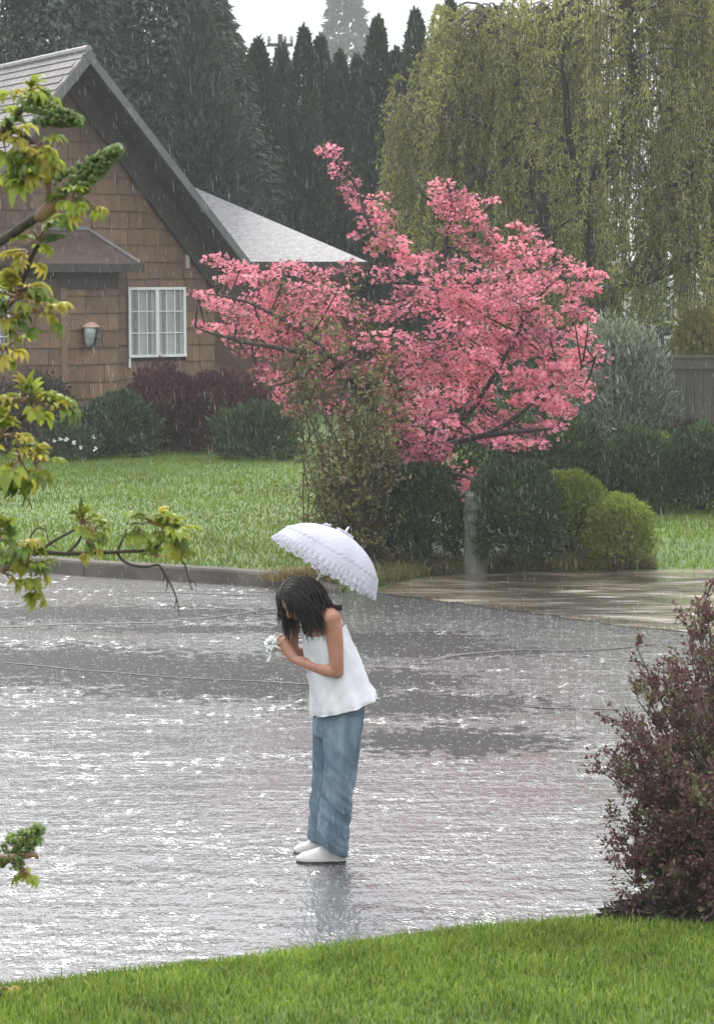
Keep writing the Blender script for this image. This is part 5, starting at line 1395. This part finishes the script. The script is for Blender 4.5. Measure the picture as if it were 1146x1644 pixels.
# ruffle: gathered lace strip hanging from the rim with a scalloped lower edge
na = 480; nu = 7; aa = np.arange(na) / na * 2 * math.pi
rim0 = canopy_pt(np.full(na, 1.0), aa)
rad_dir = e1 * np.cos(aa)[:, None] + e2 * np.sin(aa)[:, None]
rows_ = []
for q in range(nu):
    f = q / (nu - 1)
    wave = np.sin(aa * 60 + 1.5 * np.sin(aa * 7)) * .009 * f
    drop = f * (.024 + .016 * np.abs(np.sin(aa * 16)))
    rows_.append(rim0 + rad_dir * (wave + .008 * f)[:, None] - axd * drop[:, None])
mb = MB(); mb.add(np.array(rows_).reshape(-1, 3), grid_tris(nu, na)[:, ::-1]); mb.build('ruffle', M_eyelet, can, True)
# second gathered frill higher up and the rosette round the ferrule
for uu_, dr in ((0.80, .016),):
    r0_ = canopy_pt(np.full(na, uu_), aa, .003); rr_ = []
    for q in range(4):
        f = q / 3; rr_.append(r0_ + rad_dir * (.006 * f + np.sin(aa * 48) * .004 * f)[:, None] - axd * (f * dr * 1.2 - .004)[..., None] if False else r0_ + rad_dir * (.008 * f + np.sin(aa * 48) * .004 * f)[:, None] - axd * (f * dr - .004))
    mb = MB(); mb.add(np.array(rr_).reshape(-1, 3), grid_tris(4, na)[:, ::-1]); mb.build('frill', M_lace, can, True)
na = 120; aa = np.arange(na) / na * 2 * math.pi; rd = e1 * np.cos(aa)[:, None] + e2 * np.sin(aa)[:, None]; rr_ = []
for q in range(5):
    f = q / 4; rr_.append(ax1 + rd * (.010 + .034 * f)[..., None] if False else ax1 + rd * (.010 + .034 * f + .006 * f * np.sin(aa * 11))[:, None] + axd * (.012 + .018 * f * np.sin(aa * 11 + 1) * .6 - .012 * f)[:, None])
mb = MB(); mb.add(np.array(rr_).reshape(-1, 3), grid_tris(5, na)[:, ::-1]); mb.build('rosette', M_lace, can, True)
mb = MB(); mb.add(*tube([ax1 - axd * .01, ax1 + axd * .02, ax1 + axd * .034, ax1 + axd * .045], [.006, .006, .005, .001], 8)); mb.build('ferrule', M_white, par, True)
# a knot of ribbon on the upper seam, seen as a peak in the outline
pk = pp(525, 850, .16)
mb = MB()
for i in range(7):
    d = norm([rng.normal() * .5, rng.normal() * .4, 1.0]); mb.add(*tube(resample([pk, pk + d * .022 + rng.normal(size=3) * .005, pk + d * .034], 5), [.004, .010, .011, .008, .002], 6))
mb.build('ribbon_knot', M_lace, can, True)
mb = MB(); mb.add(*tube([ax0 - axd * .06, ax1], [.0048, .0042], 8)); mb.build('shaft', M_white, par, True)
hk = [ax0 + axd * .02, ax0 - axd * .03, ax0 - axd * .07, ax0 - axd * .105]
mb = MB(); mb.add(*tube(resample(hk, 16), .0078, 8)); mb.build('handle', M_white, par, True)
for i in range(NR):
    a = i * 2 * math.pi / NR
    us = np.linspace(.04, 1.0, 10); mb = MB(); mb.add(*tube(canopy_pt(us, np.full(10, a), -.006), .0018, 5)); rb_ = mb.build('rib', M_white, par, True)
    q = canopy_pt(np.array([.55]), np.array([a]), -.006)[0]
    mb = MB(); mb.add(*tube([q, ax1 - axd * .26], .0014, 5)); mb.build('stretcher', M_white, rb_, True)
# lace bow and ribbons tied at the handle
mb = MB(); bc = pp(440, 1036, .03)
for i in range(22):
    d = norm(np.array([-0.7, -.35, .15]) + rng.normal(size=3) * [.5, .5, .8]); ln = rng.uniform(.02, .05); sd_ = norm(np.cross(d, rng.normal(size=3)))
    q = resample([bc, bc + d * ln * .6 + sd_ * .012, bc + d * ln, bc + d * ln * .85 - sd_ * .016], 8)
    mb.add(*tube(q, np.linspace(.004, .007, 8), 6, hint=sd_, rb=np.linspace(.008, .014, 8)))
for sx in (-.02, .006):
    mb.add(*tube(resample([bc, bc + [sx, -.01, -.03], bc + [sx * 1.6 - .006, -.012, -.062]], 7), .0022, 5, rb=.008))
mb.build('bow', M_white, par, True)

# ================================================================== CHESTNUT BRANCHES OVER THE VERGE
CD = 5.3
def cp(px, py, dy=0): return PX(px, py, CD + dy)
tx = cp(-760, 1000)[0]
tz = float(near_z(np.array([tx]), np.array([CD]))[0])
chest = thing('chestnut_tree', (tx, CD, tz), 'young chestnut tree with unfolding yellow green leaves and bud spikes', 'tree')
M_cbark = bark('chestnut_bark', (0.035, 0.025, 0.02), (0.09, 0.065, 0.05), 40)
M_cstalk = surface('leaf_stalk', [(0.16, 0.085, 0.05), (0.27, 0.16, 0.085)], 20, .5, .2)
mb = MB(); mb.add(*tube(resample([(tx, CD, tz - .2), (tx + .03, CD, 1.2), (tx - .02, CD + .05, 2.4), (tx + .05, CD, 3.8), (tx, CD, 5.0)], 24), np.linspace(.10, .03, 24), 10)); mb.build('trunk', M_cbark, chest, True)
def leaf_mesh(nl, spread, droop, size, seed):
    """palmate leaf at the origin opening along +Z, leaflets arching outwards and drooping"""
    r = np.random.default_rng(seed); m_ = MB()
    for i in range(nl):
        a = (i - (nl - 1) / 2) * spread + r.normal() * .08; L_ = size * (1 - .12 * abs(i - (nl - 1) / 2)) * r.uniform(.85, 1.1)
        nseg = 7; s = np.linspace(0, 1, nseg); w = L_ * .15 * np.sin(np.clip(s ** .8 * math.pi, 0, math.pi)) * (0.45 + s) + .001
        el = 1.0 - droop * s * 2.2 + r.normal() * .1
        step = L_ / (nseg - 1); pos = np.zeros((nseg, 3))
        for q in range(1, nseg):
            pos[q] = pos[q - 1] + step * np.array([math.sin(a) * math.cos(el[q]), math.cos(a) * math.cos(el[q]), math.sin(el[q])])
        sd_ = np.array([math.cos(a), -math.sin(a), 0]); up_ = np.array([0, 0, 1.0])
        ripple = .05 * L_ * np.sin(np.arange(nseg) * 2.6)
        Lf = pos + sd_ * w[:, None] + up_ * (w * .55 + ripple * .3)[:, None]; Rt = pos - sd_ * w[:, None] + up_ * (w * .55 - ripple * .3)[:, None]
        V = np.concatenate([Lf, pos, Rt]); q = np.arange(nseg - 1)
        t = np.concatenate([np.stack([q, q + nseg, q + nseg + 1], -1), np.stack([q, q + nseg + 1, q + 1], -1), np.stack([q + nseg, q + 2 * nseg, q + 2 * nseg + 1], -1), np.stack([q + nseg, q + 2 * nseg + 1, q + nseg + 1], -1)])
        m_.add(V, t)
    return m_
M_cleaf = [foliage('chestnut_leaf_a', [(0.22, 0.28, 0.04), (0.31, 0.37, 0.05), (0.42, 0.44, 0.07)], .55, .4, .4, 12, .35),
           foliage('chestnut_leaf_b', [(0.12, 0.19, 0.04), (0.18, 0.26, 0.055), (0.26, 0.31, 0.08)], .5, .4, .4, 12, .35),
           foliage('chestnut_leaf_c', [(0.45, 0.45, 0.06), (0.46, 0.37, 0.08), (0.36, 0.40, 0.07)], .55, .4, .4, 12, .3)]
lmesh = []
for i in range(9):
    lmesh.append(leaf_mesh([7, 5, 7][i % 3], [.40, .5, .44][i % 3], [.75, 1.15, .95][i % 3], [.062, .076, .068][(i // 3)], 40 + i).mesh('leaf', M_cleaf[[0, 1, 0, 0, 1, 2, 1, 0, 2][i]], True))
def add_leaf(P, d, sc, kind=None):
    o = link('leaf', lmesh[rng.integers(9)] if kind is None else lmesh[kind], chest)
    d = Vector(norm(d)); o.location = Vector(P); q = d.to_track_quat('Y', 'Z')
    o.rotation_mode = 'QUATERNION'; o.rotation_quaternion = q; o.scale = (sc, sc, sc)
# bud spike: a cone of packed green buds
def spike_mesh(seed):
    r = np.random.default_rng(seed); m_ = MB()
    ico_v = np.array([[0,0,1],[1,0,0],[0,1,0],[-1,0,0],[0,-1,0],[0,0,-1]], float); ico_t = np.array([[0,1,2],[0,2,3],[0,3,4],[0,4,1],[5,2,1],[5,3,2],[5,4,3],[5,1,4]])
    L_ = .15
    for i in range(230):
        h = r.random() ** .8; a = r.uniform(0, 6.283); rad = .027 * (1 - h) ** .75 * r.uniform(.75, 1.05) + .004
        c = np.array([rad * math.cos(a), rad * math.sin(a), h * L_ + .008]); s_ = r.uniform(.0035, .0062)
        d = norm([math.cos(a), math.sin(a), .9]); u_ = norm(np.cross(d, [0, 0, 1.0])); w_ = np.cross(d, u_)
        v = ico_v * [s_, s_, s_ * 1.7]; m_.add(c + v[:, :1] * u_ + v[:, 1:2] * w_ + v[:, 2:] * d, ico_t)
    m_.add(*tube([(0, 0, -.01), (0, 0, L_ * .95)], [.009, .003], 6))
    return m_
M_spike = foliage('bud_spike', [(0.11, 0.17, 0.05), (0.16, 0.23, 0.07), (0.23, 0.29, 0.11)], .2, .6, .3, 14, .35)
smesh = [spike_mesh(70 + i).mesh('flower_spike', M_spike, True) for i in range(3)]
def add_spike(a, b, sc=1.0):
    o = link('flower_spike', smesh[rng.integers(3)], chest)
    d = Vector(b - a); o.location = Vector(a); o.rotation_mode = 'QUATERNION'; o.rotation_quaternion = d.to_track_quat('Z', 'Y'); f = d.length / .155; o.scale = (f * sc, f * sc, f)
def branch(pts, r0, r1, dy0=0, dy1=0, mat=None, n=18, root=True):
    P = [cp(px, py, dy0 + (dy1 - dy0) * i / (len(pts) - 1)) for i, (px, py) in enumerate(pts)]
    if root:
        q = P[0]; P = [np.array([tx, CD, q[2] - .35]), np.array([tx * .55 + q[0] * .45, (CD + q[1]) / 2, q[2] - .12])] + P
    Q = resample(P, n + (10 if root else 0)); rr = np.linspace(r0, r1, len(Q))
    if root: rr = np.interp(np.arange(len(Q)), [0, 8, len(Q) - 1], [.03, r0, r1])
    m_ = MB(); m_.add(*tube(Q, rr, 8)); m_.build('branch', mat or M_cbark, chest, True); return Q
def stalk(a, b, r0, r1):
    m_ = MB(); m_.add(*tube(resample([a, (a + b) / 2 + [0, 0, .006], b], 7), np.linspace(r0, r1, 7), 6)); m_.build('stalk', M_cstalk, chest, True)
def cluster(px, py, dy, nl, spread=1.0, sc=1.0, bias=(0, 0, 0), kind=None):
    c = cp(px, py, dy)
    for i in range(int(nl * 1.25 + .5)):
        d = norm(rng.normal(size=3) * [1, .7, .7] + np.array(bias) + [0, -.15, .1]); L_ = rng.uniform(.012, .045) * spread
        e = c + d * L_; stalk(c, e, .0032, .0018)
        add_leaf(e, d + np.array([0, 0, -.25]), sc * rng.uniform(.75, 1.15), kind)
# upper left bough
branch([(-160, 260), (-40, 240), (10, 205), (40, 170)], .012, .006, 0, -.1)
cluster(35, 160, -.1, 7, 1.3, .95, (0, 0, .3)); cluster(5, 225, -.05, 7, 1.4, 1.0); cluster(60, 235, -.1, 7, 1.2, .95, (.3, 0, -.5)); cluster(20, 270, -.05, 6, 1.2, .9, (0, 0, -.6)); cluster(-20, 180, 0, 6, 1.2, 1.0)
add_spike(cp(45, 175, -.12), cp(131, 195, -.16), 1.25); cluster(60, 165, -.1, 4, 1.0, .7, (.4, 0, .1))
branch([(10, 205), (50, 225), (75, 262)], .007, .004, -.05, -.1, root=False)
# bough with the raised spike
B = branch([(-180, 470), (-60, 415), (0, 388), (45, 358), (82, 335), (98, 312)], .010, .0125, 0, -.1)
m_ = MB(); m_.add(*tube(resample([cp(60, 352, -.08), cp(85, 330, -.1), cp(110, 303, -.1)], 7), [.010, .016, .017, .016, .014, .012, .009], 8)); m_.build('bud_base', M_cstalk, chest, True)
stalk(cp(80, 335, -.1), cp(76, 262, -.12), .008, .005)
add_spike(cp(98, 312, -.1), cp(192, 238, -.16), 1.05)
cluster(72, 270, -.12, 6, 1.0, .95, (-.7, 0, .1)); cluster(118, 318, -.12, 5, 1.0, .85, (.3, 0, -.9)); cluster(140, 330, -.14, 3, .8, .8, (.2, 0, -1)); cluster(45, 290, -.1, 4, 1.0, .9, (-.5, 0, .2))
# twig below with tuft
branch([(-120, 640), (-30, 540), (25, 475), (48, 420), (62, 392)], .009, .005, .05, 0)
cluster(62, 385, 0, 6, 1.0, .8, (0, 0, .1)); add_spike(cp(68, 385, 0), cp(105, 378, -.02), .9); cluster(45, 405, 0, 4, .9, .75, (-.4, 0, -.5), 5)
# wide tuft
branch([(-140, 580), (-40, 520), (5, 490), (45, 462)], .009, .005, .1, 0)
cluster(30, 480, 0, 9, 1.5, 1.0, (.1, 0, .1)); cluster(60, 500, -.02, 7, 1.2, .9, (.5, 0, -.3)); cluster(-5, 505, 0, 7, 1.4, 1.0, (0, 0, -.3)); cluster(10, 560, .02, 6, 1.2, .85, (.3, 0, -.5)); cluster(20, 470, 0, 4, 1, .9, (0, 0, .5), 5)
# middle tuft
branch([(-140, 820), (-40, 740), (10, 695), (45, 662)], .009, .005, .1, 0)
cluster(55, 650, 0, 7, 1.2, .95, (0, 0, .1)); cluster(80, 660, -.02, 5, 1.2, .85, (.6, 0, -.2)); cluster(38, 645, 0, 4, 1, .8, (-.4, 0, .2), 5); add_spike(cp(50, 650, 0), cp(52, 618, -.02), .7)
# lower left mass
branch([(-160, 700), (-60, 735), (0, 750), (28, 775), (42, 800)], .009, .003, .1, 0)
cluster(5, 700, 0, 6, 1.4, 1.05); cluster(30, 735, -.02, 8, 1.4, 1.0, (.3, 0, 0)); cluster(0, 760, 0, 6, 1.2, .9, (0, 0, -.6)); cluster(55, 745, -.02, 5, 1.1, .85, (.5, 0, -.5))
for (a, b) in (((42, 798), (36, 815)), ((45, 800), (52, 818)), ((30, 778), (18, 800))): branch([a, ((a[0] + b[0]) / 2, (a[1] + b[1]) / 2 - 2), b], .0025, .0012, 0, 0, n=6, root=False)
# long horizontal branch
branch([(-260, 930), (-120, 905), (50, 888), (110, 889), (190, 886), (245, 882), (262, 864)], .0075, .004, .05, -.05)
branch([(55, 892), (85, 870), (125, 848)], .0045, .003, 0, -.02, n=8, root=False)
branch([(108, 889), (125, 872), (132, 858)], .004, .003, 0, 0, n=8, root=False)
branch([(46, 868), (60, 848), (74, 852), (80, 872), (92, 880)], .0022, .0015, 0, 0, n=10, root=False)
cluster(132, 842, -.02, 6, .9, .68, (0, 0, .4)); cluster(150, 852, -.02, 5, .9, .65, (.4, 0, -.2)); add_spike(cp(130, 840, -.02), cp(131, 800, -.03), .65); cluster(140, 868, -.02, 4, .8, .6, (0, 0, -.5))
branch([(188, 886), (200, 860), (206, 838)], .0035, .002, 0, 0, n=8, root=False)
branch([(188, 886), (200, 902), (228, 910), (255, 906)], .004, .0035, 0, 0, n=10, root=False)
branch([(255, 906), (275, 940), (285, 965), (288, 988)], .003, .0012, 0, 0, n=10, root=False)
branch([(275, 885), (296, 905), (302, 925), (309, 948)], .003, .0015, 0, 0, n=10, root=False)
branch([(262, 868), (285, 880), (306, 905)], .003, .0015, 0, 0, n=8, root=False)
for (a, b) in (((268, 928), (266, 950)), ((283, 960), (279, 975)), ((306, 930), (316, 942)), ((200, 860), (215, 885)), ((262, 912), (262, 935)), ((133, 893), (135, 925))): branch([a, ((a[0] + b[0]) / 2 + 2, (a[1] + b[1]) / 2), b], .002, .001, 0, 0, n=6, root=False)
cluster(248, 842, -.05, 6, 1.0, .72, (0, 0, .3)); cluster(275, 850, -.06, 7, 1.0, .78, (.5, 0, -.3)); cluster(225, 850, -.05, 5, 1.0, .68, (-.4, 0, -.2)); cluster(290, 862, -.06, 4, 1.0, .7, (.5, 0, -.8)); cluster(252, 895, -.04, 3, .6, .5, (0, 0, .2)); cluster(262, 860, -.05, 4, .9, .7, (.1, 0, 0))
# left edge tuft over the kerb
branch([(-140, 960), (-60, 920), (-5, 900), (20, 905)], .008, .004, .1, 0)
cluster(20, 880, 0, 7, 1.3, .9, (.2, 0, .2)); cluster(45, 910, -.01, 7, 1.2, .9, (.6, 0, -.2)); cluster(5, 920, 0, 6, 1.2, .9, (0, 0, -.4)); cluster(0, 865, 0, 4, 1, .8, (0, 0, .4)); cluster(45, 935, 0, 3, .8, .7, (.3, 0, -1))
# low bud at the left edge and one more beside the verge
branch([(-200, 1430), (-80, 1400), (-20, 1385), (20, 1372)], .012, .009, .1, 0)
add_spike(cp(5, 1385, 0), cp(66, 1328, -.03), 1.45); m_ = MB(); m_.add(*tube(resample([cp(-12, 1382, 0), cp(20, 1378, -.02), cp(52, 1372, -.03), cp(62, 1378, -.03)], 8), [.014, .014, .012, .010, .009, .008, .006, .003], 8)); m_.build('bud_base', M_cstalk, chest, True)
cluster(38, 1395, -.02, 4, .7, .62, (.4, 0, -.9)); cluster(45, 1345, -.03, 4, .6, .55, (.4, 0, .3), 1); cluster(25, 1350, -.03, 4, .6, .55, (-.1, 0, .7), 1); stalk(cp(20, 1385, 0), cp(40, 1402, -.02), .006, .004)
branch([(-90, 1640), (-30, 1615), (2, 1596)], .009, .005, .1, 0); cluster(0, 1590, 0, 4, .8, .6, (0, 0, .3))

# ================================================================== FALLING RAIN AND WET AIR
n = 27000
Yr = 7.0 + (nrand(0, 1, n) ** 0.6) * 36
xr = (nrand(-1, 1, n) * 0.22) * Yr * 1.25; zt = CAM_H + Yr * nrand(-.36, .14, n)
okr = zt > 0.1; Yr, xr, zt = Yr[okr], xr[okr], zt[okr]; n = len(Yr)
L = nrand(.03, .075, n); rr = nrand(.0004, .0008, n) * (0.5 + Yr / 40)
sl = np.stack([0.10 * L, 0 * L, -L], -1)
C0 = np.stack([xr, Yr, zt], -1)
a = np.arange(3) * 2.0944
ringv = C0[:, None] + sl[:, None] * .55 + np.stack([np.cos(a), np.sin(a), 0 * a], -1)[None] * rr[:, None, None]
V = np.concatenate([C0[:, None], ringv, (C0 + sl)[:, None]], 1).reshape(-1, 3)
b = np.arange(n)[:, None] * 5
mb = MB(); mb.add(V, np.concatenate([b + [0, 1, 2], b + [0, 2, 3], b + [0, 3, 1], b + [4, 2, 1], b + [4, 3, 2], b + [4, 1, 3]]))
rain_mb = mb
M_rain, nn_, l, out = nt('rain_drop')
p = nn_.new('ShaderNodeBsdfPrincipled'); p.inputs['Base Color'].default_value = (.85, .88, .9, 1); p.inputs['Roughness'].default_value = .1
tr = nn_.new('ShaderNodeBsdfTranslucent'); tr.inputs[0].default_value = (.85, .88, .9, 1); ms = nn_.new('ShaderNodeMixShader'); ms.inputs[0].default_value = .6
l.new(p.outputs[0], ms.inputs[1]); l.new(tr.outputs[0], ms.inputs[2]); l.new(ms.outputs[0], out.inputs[0])
n = 15000
ys = 9.0 + nrand(0, 1, n) * 11.5; xs_ = nrand(-1, 1, n) * (0.5 + ys * .20)
oks = (ys > near_edge(xs_)) & (ys < front_y(xs_) - .05); xs_, ys = xs_[oks], ys[oks]; n = len(xs_)
mb = MB()
for q in range(4):
    a = nrand(0, 6.283, n); hh_ = nrand(.004, .016, n) * (1.25 - ys / 30); D = np.stack([np.cos(a) * .6, np.sin(a) * .6, np.ones(n)], -1)
    P = np.stack([xs_ + np.cos(a) * .006, ys + np.sin(a) * .006, 0 * a + .001], -1)
    mb.add(*leaves(P, D, hh_, nrand(.0014, .003, n), .3))
tag(mb.build('rain_splashes', M_rain), 'tiny splashes where rain hits the wet street', 'splashes', kind='stuff')
tag(rain_mb.build('rain', M_rain), 'rain drops falling over the street and the gardens', 'rain', kind='stuff')

mb = MB(); mb.add(*box(-620, 620, -45, 1210, -1.6, 48.0))
M_haze, nn_, l, out = nt('haze')
pv = nn_.new('ShaderNodeVolumePrincipled'); pv.inputs['Color'].default_value = (.93, .95, .97, 1); pv.inputs['Density'].default_value = HAZE; pv.inputs['Anisotropy'].default_value = 0.0
l.new(pv.outputs[0], out.inputs['Volume'])
tag(mb.build('haze', M_haze), 'thin grey mist of rain filling the air over the whole street', 'haze', kind='stuff')
